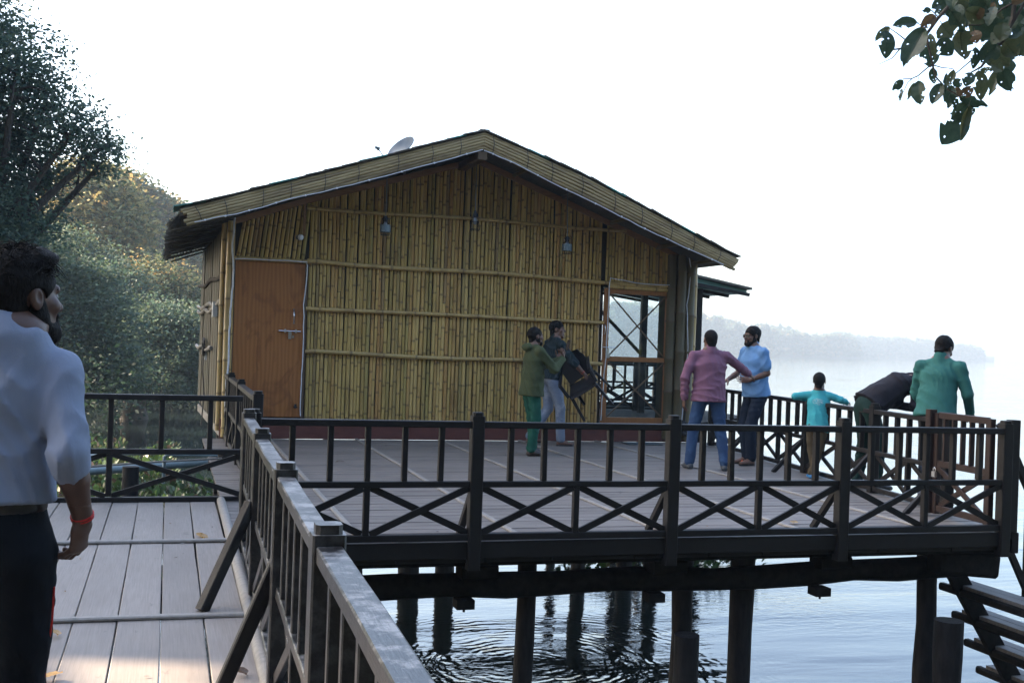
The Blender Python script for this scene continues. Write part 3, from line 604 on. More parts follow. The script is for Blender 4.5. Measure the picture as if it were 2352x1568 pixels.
# ---- glazed door
gd_ = MB(); gd_.beam((6.475, YF-.02, .29), (6.475, YF-.02, 2.38), .045, .085, up=(1, 0, 0)); gdr = hb('glass_door', gd_, M['orange'])
for nm, q0, q1, w_, h_ in (('door_stile', (7.50, YF-.02, .29), (7.50, YF-.02, 2.37), .045, .06),):
    b_ = MB(); b_.beam(q0, q1, w_, h_, up=(1, 0, 0)); b_.build(nm, M['orange'], gdr)
for z, hh in ((2.335, .08), (1.285, .075), (.335, .09)):
    b_ = MB(); b_.beam((6.51, YF-.02, z), (7.48, YF-.02, z-.0), .045, hh); b_.build('door_rail', M['orange'], gdr)
for z0, z1 in ((1.325, 2.295), (.38, 1.248)):
    b_ = MB(); b_.box((6.515, YF+.0, z0-.01), (7.478, YF+.006, z1+.01)); b_.build('pane', M['glass'], gdr)
    for s_, (a, c_) in ((0, (z0, z1)), (.012, (z1, z0))):
        b_ = MB(); b_.beam((6.52, YF-.035+s_, a), (7.475, YF-.035+s_, c_), .012, .022); b_.build('cross_bar', M['bamboo2'], gdr)
p = gy(1389, 755, YF-.06); b_ = MB(); b_.tube([p+V(0, .02, .07), p+V(0, -.005, .06), p+V(0, -.03, 0), p+V(0, -.005, -.07), p+V(0, .02, -.08)], [.008, .01, .008, .008, .01], 8); b_.build('door_handle', M['steel'], gdr, smooth=True)
p = gy(1396, 800, YF-.06); b_ = MB(); b_.tube([p+V(-.08, 0, .02), p+V(.12, 0, .018)], .007, 8); b_.box((p.x-.02, p.y-.01, p.z-.09), (p.x+.015, p.y+.01, p.z+.0)); b_.tube([p+V(-.0, -.03, -.115), p+V(-.0, .0, -.115)], .032, 14); b_.build('sliding_bolt', M['steel'], gdr)
b_ = MB(); b_.box((6.42, YF-.06, .33), (6.45, YF-.03, .40)); b_.build('floor_bolt', M['blackc'], gdr)

# ---- veranda at the back right, its own low roof and railings
ver = empty('veranda', (8.8, 21, .26), 'open lakeside veranda behind the hut with a low green-edged lean-to roof', 'veranda')
b_ = MB(); b_.add([(7.4, 18.2, 2.98), (10.2, 18.8, 2.60), (10.2, 23.4, 2.60), (7.4, 23.4, 2.98), (7.4, 18.2, 2.90), (10.2, 18.8, 2.53), (10.2, 23.4, 2.53), (7.4, 23.4, 2.90)], [(0, 1, 2, 3), (7, 6, 5, 4), (0, 4, 5, 1), (1, 5, 6, 2), (2, 6, 7, 3), (3, 7, 4, 0)]); b_.build('veranda_roof', M['sheet'], ver)
b_ = MB(); b_.add([(7.4, 18.1, 3.03), (10.26, 18.7, 2.645), (10.26, 23.4, 2.645), (7.4, 23.4, 3.03), (7.4, 18.1, 2.985), (10.26, 18.7, 2.605), (10.26, 23.4, 2.605), (7.4, 23.4, 2.985)], [(0, 1, 2, 3), (7, 6, 5, 4), (0, 4, 5, 1), (1, 5, 6, 2), (2, 6, 7, 3), (3, 7, 4, 0)]); b_.build('thatch_layer', M['thatch'], ver)
for k in range(7):
    y = 18.5+k*.8; b_ = MB(); b_.beam((7.4, y, 2.86), (10.1, y+.02, 2.50), .05, .06); b_.build('rafter', M['rail'], ver)
for x, y in ((8.42, 19.4), (9.38, 19.1), (9.95, 20.3)):
    b_ = MB(); b_.beam((x, y, .26), (x, y, 2.60), .115, .115, up=(0, 1, 0)); b_.build('post', M['rail'], ver)
b_ = MB(); b_.beam((7.45, 19.55, 2.28), (8.38, 19.42, 1.36), .07, .055); b_.build('brace', M['rail'], ver)
railing('railing', 'veranda railing seen through the glass door, nearer row', (V(7.3, 20.3, .26), V(9.9, 19.9, .26)), [0, .5, 1], sp=3)
railing('railing', 'veranda railing seen through the glass door, farther row', (V(7.6, 23.4, .26), V(10.3, 23.0, .26)), [0, .5, 1], sp=3)
b_ = MB(); b_.beam((7.4, 23.4, .2), (10.4, 23.0, .2), .25, .1); b_.build('far_edge_beam', M['beam'], ver)
for x, y in ((8.4, 20.4), (9.9, 20), (10.0, 23), (8, 23), (3, 22), (1, 22)): pile(x, y, .0, .1, ver)

# ---- satellite dish on the roof
ds = empty('satellite_dish', (3.4, 17.3, 4.15), 'grey oval satellite dish tilted up on the left roof slope', 'satellite dish')
vs = []; fs = []; nr, na = 7, 28
c0 = gy(920, 338, 17.3); axis = V(-.71, -.39, .68).normalized(); u_ = V(0, 1, 0).cross(axis).normalized(); u_ = (V(.42, .05, .90)-axis*V(.42, .05, .90).dot(axis)).normalized(); v_ = axis.cross(u_)
b_ = MB(); vs = [c0-axis*.06]
for i in range(1, nr+1):
    rr = i/nr
    for k in range(na): a = 2*PI*k/na; vs.append(c0-axis*.06*(1-rr*rr)+u_*math.cos(a)*.245*rr+v_*math.sin(a)*.245*rr)
fs = [(0, 1+k, 1+(k+1) % na) for k in range(na)]
for i in range(nr-1):
    for k in range(na): a0 = 1+i*na; fs.append((a0+k, a0+na+k, a0+na+(k+1) % na, a0+(k+1) % na))
n1 = len(vs); back = [Vector(v)-axis*.012 for v in vs]; vs2 = vs+back; fs2 = fs+[tuple(reversed([i+n1 for i in f])) for f in fs]
a0 = 1+(nr-1)*na; fs2 += [(a0+k, a0+k+n1, a0+(k+1) % na+n1, a0+(k+1) % na) for k in range(na)]
b_.add(vs2, fs2); b_.build('reflector', M['dishgrey'], ds, smooth=True)
q0, q1 = gy(884, 364, 17.3), gy(868, 341, 17.3); b_ = MB(); b_.tube([c0-axis*.03-u_*.22, q0, q1], .009, 6); b_.build('feed_arm', M['steel'], ds)
b_ = MB(); b_.tube([q1+V(-.045, 0, .012), q1+V(.03, 0, .0)], [.024, .02], 10); b_.tube([q1+V(-.0, 0, -.035), q1+V(0, 0, .0)], [.012, .016], 8); b_.build('feed_horn', M['lamp_grey'], ds)
b_ = MB(); b_.tube([c0-axis*.06, c0-axis*.14-V(0, 0, .1), c0-axis*.12-V(0, 0, .5)], .018, 8); b_.build('mast', M['steel'], ds)

# ---- hanging lamps
def cage(name, label, px, pt, pbm, kind, y=15.75):
    a = gy(px, pt, y); c_ = gy(px-2, pbm, y); root = empty(name, a, label, 'lamp', 'lamps hanging before the gable wall')
    zt = interp(FRONT_BOT, a.x)+.12; b_ = MB(); b_.tube([V(a.x+.02, y+.1, zt), a, a-V(0, 0, .05)], .006, 6); b_.build('cord', M['lamp_grey'], root)
    H = a.z-c_.z; b_ = MB(); b_.tube([a-V(0, 0, .02), a-V(0, 0, .10)], [.022, .028], 10); b_.build('socket', M['black_metal'], root)
    b_ = MB(); b_.tube([a-V(0, 0, .09), a-V(0, 0, .13), a-V(0, 0, .18), a-V(0, 0, .20)], [.014, .032, .03, .008], 10); b_.build('bulb', M['bulb'], root, smooth=True)
    b_ = MB(); n_ = 8 if kind else 10; rt, rb = (.012, .075) if kind else (.055, .062)
    for k in range(n_):
        an = 2*PI*k/n_; e = V(math.cos(an), math.sin(an), 0)
        if kind: b_.tube([a+e*rt, a-V(0, 0, H*.35)+e*.04, a-V(0, 0, H)+e*rb, a-V(0, 0, H+.02)+e*.05], .004, 4)
        else: b_.tube([a-V(0, 0, .03)+e*.015, a-V(0, 0, .05)+e*rt, a-V(0, 0, H+.03)+e*rb], .0035, 4)
    rings = ((H, rb), (H*.6, .055)) if kind else ((.05, rt), (.12, .06), (H+.03, rb))
    for z, rr in rings: b_.tube([a-V(0, 0, z)+V(math.cos(2*PI*k/16), math.sin(2*PI*k/16), 0)*rr for k in range(17)], .004, 4, caps=False)
    b_.build('cage', M['black_metal'], root)
    if not kind:
        b_ = MB(); b_.tube([a-V(0, 0, H*.55), a-V(0, 0, H*.95)], [.074, .076], 20); b_.build('shade_ring', M['lamp_grey'], root, smooth=True)
cage('hanging_lamp', 'caged cylinder lamp hanging near the left part of the gable', 886, 494, 535, 0)
cage('hanging_lamp', 'tapering wire cage lamp hanging below the roof ridge', 1092, 484, 527, 1)
cage('hanging_lamp', 'caged cylinder lamp hanging on a long cord at the right of the gable', 1303, 540, 578, 0)
p = gy(689, 545, YF-.05); wl = empty('wall_lamp', p, 'small round white lamp holder on the wall above the plywood door', 'lamp')
b_ = MB(); b_.tube([p+V(-.03, .03, 0), p+V(.0, -.02, 0)], [.035, .04], 14); b_.build('holder', M['lamp_grey'], wl)
b_ = MB(); b_.tube([p+V(.0, -.02, 0), p+V(.02, -.05, -.005)], [.042, .036], 14); b_.build('cover', M['white'], wl)

# ---- string of small lights along the eaves, cables
def cable(label, pts, rad=.009, mat='cable', cat='cable', name='cable', bulbs=0, n=6):
    o = empty(name, pts[0], label, cat); b_ = MB(); P = []
    for a, c_ in zip(pts[:-1], pts[1:]):
        for k in range(4): P.append(Vector(a).lerp(Vector(c_), k/4)+V(random.uniform(-.006, .006), 0, random.uniform(-.006, .006)))
    P.append(Vector(pts[-1])); b_.tube(P, rad, n); b_.build('wire', M[mat], o, smooth=True)
    if bulbs:
        me = None
        for k in range(bulbs):
            f = (k+.5)/bulbs*(len(pts)-1); j = int(f); q = Vector(pts[j]).lerp(Vector(pts[j+1]), f-j)
            if me is None: bb = MB(); bb.tube([(0, -.02, 0), (0, 0, 0), (0, .02, 0)], [.008, .016, .008], 6); me = bb.mesh('bulb', True); me.materials.append(M['white'])
            ob = link('bulb', me, None, o); ob.location = q
    return o
F_ = [gy(x, y, 15.2) for x, y in ((447, 510), (541, 492), (665, 458), (810, 424), (960, 385), (1109, 344))]
cable('thin string of white lights along the left slope of the gable', F_, .007, bulbs=10, name='light_string', cat='string lights')
F_ = [gy(x, y, 15.2) for x, y in ((1112, 345), (1180, 375), (1290, 430), (1401, 484), (1490, 530), (1573, 568), (1662, 608))]
cable('thin string of white lights along the right slope of the gable', F_, .007, bulbs=10, name='light_string', cat='string lights')
cable('white cable running down the left corner poles beside the plywood door', [gy(x, y, YF-.10) for x, y in ((540, 495), (534, 560), (536, 640), (530, 700), (527, 760), (525, 820), (520, 880), (517, 950))], .013)
cable('white cable over the lintel and down the right side of the plywood door', [gy(x, y, YF-.09) for x, y in ((541, 594), (620, 597), (705, 602), (706, 620), (698, 700), (696, 800), (692, 880), (690, 955))], .008)
cable('white cable down the wall beside the glass door', [gy(x, y, YF-.09) for x, y in ((1540, 655), (1460, 650), (1402, 638), (1397, 700), (1393, 800), (1386, 880), (1380, 965))], .008)
cable('white cable hanging down the right corner pole', [gy(x, y, YF-.16) for x, y in ((1580, 570), (1588, 620), (1578, 700), (1580, 800), (1572, 900), (1566, 965))], .008)
cb_ = gy(1568, 975, YF-.15)
o = empty('cable_bundle', cb_, 'black bundled cable hanging low on the right corner of the hut', 'cable'); b_ = MB()
for k in range(5): b_.tube([cb_+V(random.uniform(-.06, .06)+.07*math.cos(a/8*2*PI), -.05+.03*math.sin(a), .10*math.sin(a/8*2*PI)-.05+random.uniform(-.02, .02)) for a in range(9)], .014, 6)
b_.tube([cb_+V(.02, -.02, .05), cb_+V(.03, -.02, .45)], .01, 6); b_.build('coil', M['blackc'], o)
o = empty('cable_coil', (.62, 20.3, 1.2), 'tangled dark cable coil hung on the left side wall', 'cable'); b_ = MB()
for k in range(7):
    rr = random.uniform(.09, .16); a0_ = random.uniform(0, 6); b_.tube([V(.58+random.uniform(-.02, .02), 20.3+rr*1.6*math.cos(a/10*2*PI+a0_), 1.22+rr*math.sin(a/10*2*PI+a0_)+random.uniform(-.01, .01)) for a in range(11)], .012, 5)
b_.build('coil', M['blackc'], o); b_ = MB(); b_.tube([(.58, 20.3, 1.15), (.57, 20.0, .8), (.60, 19.9, .4), (.57, 19.8, -.1)], .012, 5); b_.build('tail', M['blackc'], o)
b_ = MB(); b_.box((.60, 20.15, 1.0), (.66, 20.35, 1.14)); b_.build('socket', M['white'], o)
o = tag(MB().box((.63, 17.9, 1.72), (.70, 18.35, 1.95)).build('socket_box', M['white']), 'small white electrical box on the dark left side wall', 'electrical box')
# door mat
a_ = gy(1478, 1020, 15.95); o = MB().beam((6.70, 16.0, .012), (7.25, 15.97, .012), .36, .012).build('door_mat', M['mat']); tag(o, 'dark grey door mat on the deck before the glass door', 'mat')

# ---- pipes left of the walkway
for lab, pts, r, mt in (('pale thin pipe crossing above the floating plants', [gd(110, 1052, 12.2), gd(300, 1041, 12.6), gd(515, 1036, 13)], .022, 'pipe_white'),
                        ('thick grey-blue pipe crossing low over the floating plants', [gd(60, 1092, 12.6), gd(300, 1075, 13), gd(520, 1058, 13.4)], .045, 'pipe_grey'),
                        ('thin tan pipe lying just above the thick grey pipe', [gd(120, 1078, 12.4), gd(330, 1062, 12.7), gd(510, 1052, 13)], .012, 'strip'),
                        ('bent grey pipe with an elbow near the walkway corner', [gd(375, 1110, 13), gd(378, 1048, 13), gd(384, 1043, 13), gd(505, 1046, 13.4)], .02, 'pipe_grey')):
    b_ = MB(); b_.tube(pts, r, 10); o = tag(b_.build('pipe', M[mt], None, smooth=True), lab, 'pipe')
for (px, D, top, r, lab) in ((297, 12.7, -.05, .095, 'dark timber pile under the pipes left of the walkway'), (515, 13.2, .1, .09, 'dark timber pile beside the hut corner, among the pipes')):
    q = gd(px, 1100, D); o = pile(q.x, q.y, top, r, None, 'timber_pile'); tag(o, lab, 'pile')

# ================================================================== VEGETATION
def leaf_cloud(centres, n_leaf, spread, size, cols, flat=.5, rng=RNG, reject=None, droop=0.0):
    """rhombus leaves scattered in gaussian clumps; returns verts, quads, colours"""
    C_ = np.repeat(np.asarray(centres), n_leaf, axis=0); n_ = len(C_)
    P = C_+rng.normal(0, 1, (n_, 3))*np.array([spread, spread, spread*.7])
    if reject is not None: keep = ~reject(P); P = P[keep]; C_ = C_[keep]; n_ = len(P)
    d = rng.normal(0, 1, (n_, 3)); d[:, 2] = d[:, 2]*flat-droop; d /= np.linalg.norm(d, axis=1)[:, None]
    e = rng.normal(0, 1, (n_, 3)); e -= d*(e*d).sum(1)[:, None]; e /= np.linalg.norm(e, axis=1)[:, None]
    s = size*rng.uniform(.6, 1.35, n_)[:, None]; Vt = np.empty((n_, 4, 3))
    Vt[:, 0] = P-d*s*.5; Vt[:, 1] = P+e*s*.26; Vt[:, 2] = P+d*s*.5; Vt[:, 3] = P-e*s*.26
    cols = np.asarray(cols); key = rng.integers(0, len(cols), len(centres)); ck = np.repeat(key, n_leaf)
    if reject is not None: ck = ck[keep]
    sw = rng.random(n_) < .3; ck = np.where(sw, rng.integers(0, len(cols), n_), ck); c = cols[ck]*rng.uniform(.7, 1.3, (n_, 1))
    return Vt.reshape(-1, 3), np.arange(n_*4).reshape(-1, 4), np.repeat(c, 4, axis=0)
def clump_centres(blobs, per_m2, rng=RNG, inner=.35):
    out = []
    for (c, r) in blobs:
        c = np.array(c[:]); rr = np.array(r if hasattr(r, '__len__') else (r, r, r*.85)); n_ = max(6, int(per_m2*4*PI*float(np.mean(rr))**2))
        q = rng.normal(0, 1, (n_, 3)); q /= np.linalg.norm(q, axis=1)[:, None]; k = (1-inner*rng.random(n_)**1.5)[:, None]
        k *= (1+.18*np.sin(q[:, :1]*5+c[0])*np.sin(q[:, 1:2]*4+c[1])+.12*rng.normal(size=(n_, 1)))
        out.append(c+q*rr*k)
    return np.concatenate(out)
DK = [(.055, .092, .070), (.072, .115, .080), (.064, .102, .082), (.090, .122, .074)]
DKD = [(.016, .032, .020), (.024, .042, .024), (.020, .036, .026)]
MID = [(.045, .075, .035), (.06, .085, .035), (.04, .065, .04)]
GOLD = [(.22, .20, .08), (.28, .24, .09), (.13, .15, .07), (.17, .18, .09), (.25, .19, .07)]
MIXC = [(.05, .08, .04), (.07, .09, .04), (.14, .11, .04), (.05, .075, .045)]
def in_patch(P):  # leaves that would shade the chosen sun patches; crowns drop them
    t = P[:, 2]/SUN.z; gx_ = P[:, 0]-SUN.x*t; gy__ = P[:, 1]-SUN.y*t
    a = (gx_ > -.75+RNG.normal(0, .10, len(P))) & (gx_ < .45+.0*t) & (gy__ > 4.3) & (gy__ < 5.9+RNG.normal(0, .14, len(P)))
    b_ = (np.abs((gx_-2.4)-(-.75)*(gy__-11.8)) < .10) & (np.abs(gy__-11.8) < .5)
    return a | b_
def tree(name, label, base, blobs, cols, per=5, nl=28, spread=.32, size=.13, trunk_r=.22, limbs=True, group=None, reject=None, mt='leaf', lean=None, inner=.35, twigs=False):
    root = empty(name, base, label, 'tree', group)
    cen = clump_centres(blobs, per, inner=inner); Vt, Fq, cc = leaf_cloud(cen, nl, spread, size, cols, reject=reject, droop=.15)
    link('crown', np_mesh('crown', Vt, Fq, cc, smooth=False), M[mt], root)
    b_ = MB(); base = Vector(base); top = Vector(np.mean([np.array(c[:]) for c, _ in blobs], axis=0)); fork = lean if lean else base.lerp(top, .45)+V(.2, .1, 0)
    b_.tube([base-V(0, 0, .6), base, base.lerp(fork, .5)+V(random.uniform(-.15, .15), 0, 0), fork], [trunk_r*1.35, trunk_r*1.15, trunk_r*.95, trunk_r*.8], 10)
    b_.build('trunk', M['bark'], root, smooth=True)
    if limbs:
        b_ = MB()
        for c, r in blobs:
            c = Vector(c); m1 = fork.lerp(c, .5)+V(random.uniform(-.3, .3), random.uniform(-.3, .3), .25); rr = r[0] if hasattr(r, '__len__') else r
            b_.tube([fork, m1, c], [trunk_r*.5, trunk_r*.32, trunk_r*.14], 7)
            for k in range(7 if twigs else 4):
                e = V(*RNG.normal(0, 1, 3)).normalized()*rr*.9; s0 = m1.lerp(c, .5+.5*k/7)
                b_.tube([s0, s0+e*.5+V(0, 0, .08), s0+e], [trunk_r*.14, trunk_r*.08, trunk_r*.03], 5)
        b_.build('limb', M['bark'], root, smooth=True)
    return root
G = lambda px, py, D: gd(px, py, D)
def bl(D, *items): return [(G(px, py, D+dd), r) for px, py, r, dd in items]
# near dark tree on the left edge
tree('broadleaf_tree', 'tallest dark green tree at the left edge, its loose crown cut by the frame', V(*G(-170, 1010, 27)[:2], ZW+.3),
     bl(27, (-70, 130, 1.6, 0), (40, 150, 1.0, -1), (110, 215, .85, 0), (40, 290, 1.1, 1), (170, 300, .85, -.5), (-60, 330, 1.6, 0), (238, 335, .55, 0), (225, 385, .45, .5), (110, 390, .8, .5), (20, 440, 1.2, 0), (60, 540, 1.1, 0), (-90, 560, 1.5, -1),
        (-10, 60, .8, 0), (-260, 200, 2.4, 0), (-320, 480, 2.4, 1), (-230, -120, 2.2, 0), (-450, 50, 2.8, 2)), DK, per=8, nl=30, spread=.24, size=.115, trunk_r=.34, inner=.75, twigs=True, reject=lambda P: in_patch(P))
tree('broadleaf_tree', 'dense dark green tree low on the left, behind the white-shirted man', V(*G(60, 960, 40)[:2], ZW+.3),
     bl(40, (-40, 640, 2.6, 0), (60, 600, 1.5, 0), (130, 690, 1.7, 0), (210, 660, 1.2, 1), (40, 770, 2.3, -1), (180, 800, 1.8, 0), (250, 740, 1.1, 0), (-150, 800, 3, 0), (90, 870, 1.7, 0), (-60, 900, 2, 0), (260, 850, 1.3, 0)), DK+MID[:1], per=6.5, nl=30, spread=.30, size=.15, trunk_r=.3)
tb = gz(308, 962, ZW)
tree('leaning_tree', 'low spreading tree with a thick dark trunk standing in the water left of the hut', V(tb.x, tb.y, ZW),
     bl(46.5, (230, 835, 1.5, 0), (300, 800, 1.6, 1), (370, 770, 1.5, 0), (430, 800, 1.5, 0), (400, 855, 1.2, -1), (460, 760, 1.2, 1), (310, 860, 1.0, 0), (500, 840, 1.4, 0), (350, 740, .9, 0)), DK+MID[:1], per=7, nl=30, spread=.28, size=.15, trunk_r=.50, lean=Vector(G(322, 900, 46.5)))
tree('golden_tree', 'tree with golden yellow sunlit leaves behind the dark left trees', V(*G(200, 800, 66)[:2], ZW+.5),
     bl(66, (185, 430, 1.9, 0), (240, 480, 2.3, 0), (170, 500, 1.9, 1), (280, 540, 1.9, 0), (200, 570, 2.2, 0), (255, 420, 1.3, 2)), GOLD+MID[:1], per=4.0, nl=24, spread=.42, size=.31, trunk_r=.28, inner=.6, twigs=True)
tree('broadleaf_tree', 'small orange-tinted tree lower down, left of the hut corner', V(*G(370, 850, 60)[:2], ZW+.5),
     bl(60, (350, 650, 1.5, 0), (400, 670, 1.6, 0), (330, 700, 1.3, 0), (430, 700, 1.4, 0), (370, 735, 1.6, 0)), GOLD[2:]+MID, per=5, nl=26, spread=.4, size=.2, trunk_r=.2)
tree('hazy_tree', 'tall pale hazy tree whose crown slopes down towards the hut roof', V(*G(340, 850, 100)[:2], ZW+.5),
     bl(100, (260, 470, 3.4, 0), (315, 490, 3.0, 0), (350, 530, 3.2, 3), (290, 560, 3.8, 0), (360, 600, 3.5, 0), (310, 660, 3.8, 0), (230, 640, 3.4, 0), (240, 560, 3.4, 0)), MIXC, per=2.6, nl=22, spread=.55, size=.48, trunk_r=.35)
tree('hazy_tree', 'pale hazy tree just left of the hut eave', V(*G(430, 850, 115)[:2], ZW+.5),
     bl(115, (395, 530, 3.0, 0), (430, 580, 3.4, 0), (390, 620, 3.4, 0), (460, 650, 4, 0), (410, 700, 4, 0), (500, 600, 3.4, 0), (540, 660, 4, 0)), MIXC, per=2.4, nl=22, spread=.6, size=.55, trunk_r=.35)
tree('hazy_tree', 'farthest faint tree showing low between the hazy crowns and the hut wall', V(*G(470, 850, 150)[:2], ZW+.5),
     bl(150, (350, 620, 5, 0), (430, 650, 5, 0), (250, 660, 5.5, 0), (500, 680, 5, 0), (580, 700, 5, 0), (160, 600, 6, 0), (60, 560, 7, 0), (150, 700, 7, 0)), MIXC, per=1.9, nl=20, spread=.8, size=.75, trunk_r=.4)
tree('broadleaf_tree', 'mid green tree between the golden tree and the low spreading tree', V(*G(280, 850, 56)[:2], ZW+.4),
     bl(56, (200, 640, 1.8, 0), (270, 680, 1.9, 0), (230, 730, 2, 0), (330, 760, 1.6, 0), (140, 600, 2, 0), (130, 720, 2.2, 0)), DK[1:]+MID, per=5.5, nl=26, spread=.38, size=.19, trunk_r=.25)
# unseen trees added left of view to shade deck, walkway and hut
for i, (x, y, z, R_, lab) in enumerate(((-14.5, 12, 10.5, 5.2, 'big unseen shade tree on the left bank level with the walkway'), (-15.5, 21.5, 11.5, 5.6, 'big unseen shade tree on the left bank before the dark tree'), (-11.6, 19.6, 13.0, 5.6, 'high unseen shade tree leaning over the water left of the walkway'), (-19, 29, 14, 6.5, 'broad unseen shade tree farther back on the left bank'), (-20, 15, 16, 5.5, 'tall unseen shade tree at the back of the left bank'), (-14.5, 29.5, 12, 5.2, 'round unseen shade tree between the dark tree and the left bank'), (-9.6, 24, 8.8, 3.8, 'lower unseen shade tree at the water edge left of the hut'))):
    bb = [((x+R_*.5*math.cos(a), y+R_*.5*math.sin(a), z+dz), R_*.6) for a, dz in ((0, 0), (1.3, 1.2), (2.6, -.8), (3.9, .8), (5.1, -.4))]+[((x, y, z+1.5), R_*.65)]
    tree('broadleaf_tree', lab, V(x, y, -1.5), bb, DK, per=3.4, nl=24, spread=.5, size=.36, trunk_r=.4, reject=in_patch, inner=.8)
# bank
bk = MB(); nx, ny = 24, 40; vs = []
for j in range(ny):
    for i in range(nx):
        u_ = i/(nx-1); y = 2+j*j*.16; edge = -9-.02*y+2.0*math.sin(y*.17)+(max(0, y-50)*.16 if y > 50 else 0); x = edge-u_*u_*140; vs.append((x, y, ZW-.4+min(1.1, u_*14)+u_*u_*7+.25*math.sin(x*1.3)*math.sin(y*.9)))
bk.add(vs, [(j*nx+i, (j+1)*nx+i, (j+1)*nx+i+1, j*nx+i+1) for j in range(ny-1) for i in range(nx-1)])
o = structure('bank', bk, M['mud']); 
for p_ in o.data.polygons: p_.use_smooth = True
bk = MB(); vs = []
for j in range(14):
    for i in range(40):
        x = -170+i*6.2; y = 78+max(0, x+20)*.9+8*math.sin(i*.7)+j*12; vs.append((x, y, ZW-.5+min(1.0, j*.9)+j*.35+.3*math.sin(i*1.9+j)))
bk.add(vs, [(j*40+i, j*40+i+1, (j+1)*40+i+1, (j+1)*40+i) for j in range(13) for i in range(39)]); structure('far_bank', bk, M['mud'])
for i, (x, y, R_, z) in enumerate(((-15, -12, 6.5, 8), (-4, -15, 6.5, 9), (7, -17, 7, 8.5), (18, -14, 6.5, 8), (29, -8, 7, 8.5), (-24, -3, 6, 8), (1, -24, 8, 15), (16, -27, 9, 15), (-14, -22, 8, 15))):  # unseen trees added behind the camera to cut the sky light
    bb = [((x+R_*.55*math.cos(a), y+R_*.4*math.sin(a), z+dz), R_*.62) for a, dz in ((0, -2), (1.3, 1.5), (2.6, -3), (3.9, 1), (5.1, -2.5))]+[((x, y, z+3), R_*.6), ((x, y, z-5), R_*.6)]
    tree('broadleaf_tree', 'dense unseen tree added behind the photographer to block sky light', V(x, y, -1.8), bb, DK, group='unseen sky-blocking trees behind the photographer', per=1.0, nl=16, spread=.7, size=.8, trunk_r=.4, limbs=False, inner=.6)
bk = MB(); bk.add([(-80, -2-1.5*0, ZW-.6), (80, -2, ZW-.6), (90, -6, ZW+.5), (-90, -6, ZW+.5), (90, -70, ZW+4), (-90, -70, ZW+4)], [(0, 1, 2, 3), (3, 2, 4, 5)]); structure('near_bank', bk, M['mud'])
# ground cover and understorey on the far bank
cen = np.array([(-60+RNG.random()*60+0, 64+RNG.random()*26, ZW+.5+RNG.random()*3.2) for _ in range(900)]); cen[:, 0] = -55+RNG.random(900)*62; cen[:, 1] = 66+RNG.random(900)*26+np.maximum(0, cen[:, 0]+10)*.8
Vt, Fq, cc = leaf_cloud(cen, 26, .8, .30, DK+MID[:2]); tag(link('undergrowth', np_mesh('undergrowth', Vt, Fq, cc, False), M['leaf']), kind='stuff')
cen = np.array([G(RNG.uniform(-700, 300), RNG.uniform(840, 950), RNG.uniform(33, 50))[:] for _ in range(420)])
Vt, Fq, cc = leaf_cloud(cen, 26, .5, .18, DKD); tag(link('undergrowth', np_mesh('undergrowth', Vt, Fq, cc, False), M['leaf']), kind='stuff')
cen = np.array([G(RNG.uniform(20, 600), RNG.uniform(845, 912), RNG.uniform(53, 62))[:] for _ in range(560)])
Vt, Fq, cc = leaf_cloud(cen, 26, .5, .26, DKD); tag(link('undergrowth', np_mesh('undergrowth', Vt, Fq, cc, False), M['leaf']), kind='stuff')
# floating hyacinth: rosettes of upright rounded leaves
def hyacinth(cent, size, nl, name):
    n_ = len(cent)*nl; C_ = np.repeat(cent, nl, axis=0); a = RNG.uniform(0, 2*PI, n_); t = RNG.uniform(.15, 1.1, n_); s = size*RNG.uniform(.7, 1.3, n_)
    out = np.stack([np.cos(a)*np.sin(t), np.sin(a)*np.sin(t), np.cos(t)], 1); side = np.stack([-np.sin(a), np.cos(a), 0*a], 1)
    base = C_+out*(size*RNG.uniform(.5, 1.8, n_))[:, None]; prof = [(0, 0), (.25, .30), (.65, .34), (1, .0), (.65, -.34), (.25, -.30)]
    Vt = np.stack([base+out*(s*u_)[:, None]+side*(s*v_)[:, None]+np.array([0, 0, 1])*((s*abs(v_)*.25)[:, None]) for u_, v_ in prof], 1).reshape(-1, 3)
    cols = np.array([(.035, .075, .022), (.05, .10, .03), (.06, .07, .03), (.075, .055, .035), (.03, .055, .025)]); c = cols[RNG.choice(5, n_, p=[.3, .25, .18, .12, .15])]*RNG.uniform(.7, 1.3, (n_, 1))
    return tag(link(name, np_mesh(name, Vt, np.arange(n_*6).reshape(-1, 6), np.repeat(c, 6, 0), False), M['hyacinth']), kind='stuff')
c = []
while len(c) < 3600:
    x = RNG.uniform(-13, 2.0); y = RNG.uniform(15, 43)
    lim = 39+1.6*math.sin(x*1.1)+1.2*math.sin(x*2.7+1)+(-3 if x > -1.2 else 0)
    if y < lim and not (x > .2 and y > 28) and not (x > -1.6 and y < 22+math.sin(x*3) and RNG.random() < .85): c.append((x, y, ZW))
hyacinth(np.array(c), .17, 9, 'water_hyacinth')
c = [(gz(px, py, ZW)+V(RNG.normal(0, .22), RNG.normal(0, .5), 0))[:] for px, py in ((1335, 1296), (1395, 1300), (1455, 1290), (1510, 1290), (1560, 1295), (1645, 1290), (1670, 1294), (1620, 1288)) for _ in range(9)]
hyacinth(np.array(c), .14, 9, 'water_hyacinth')
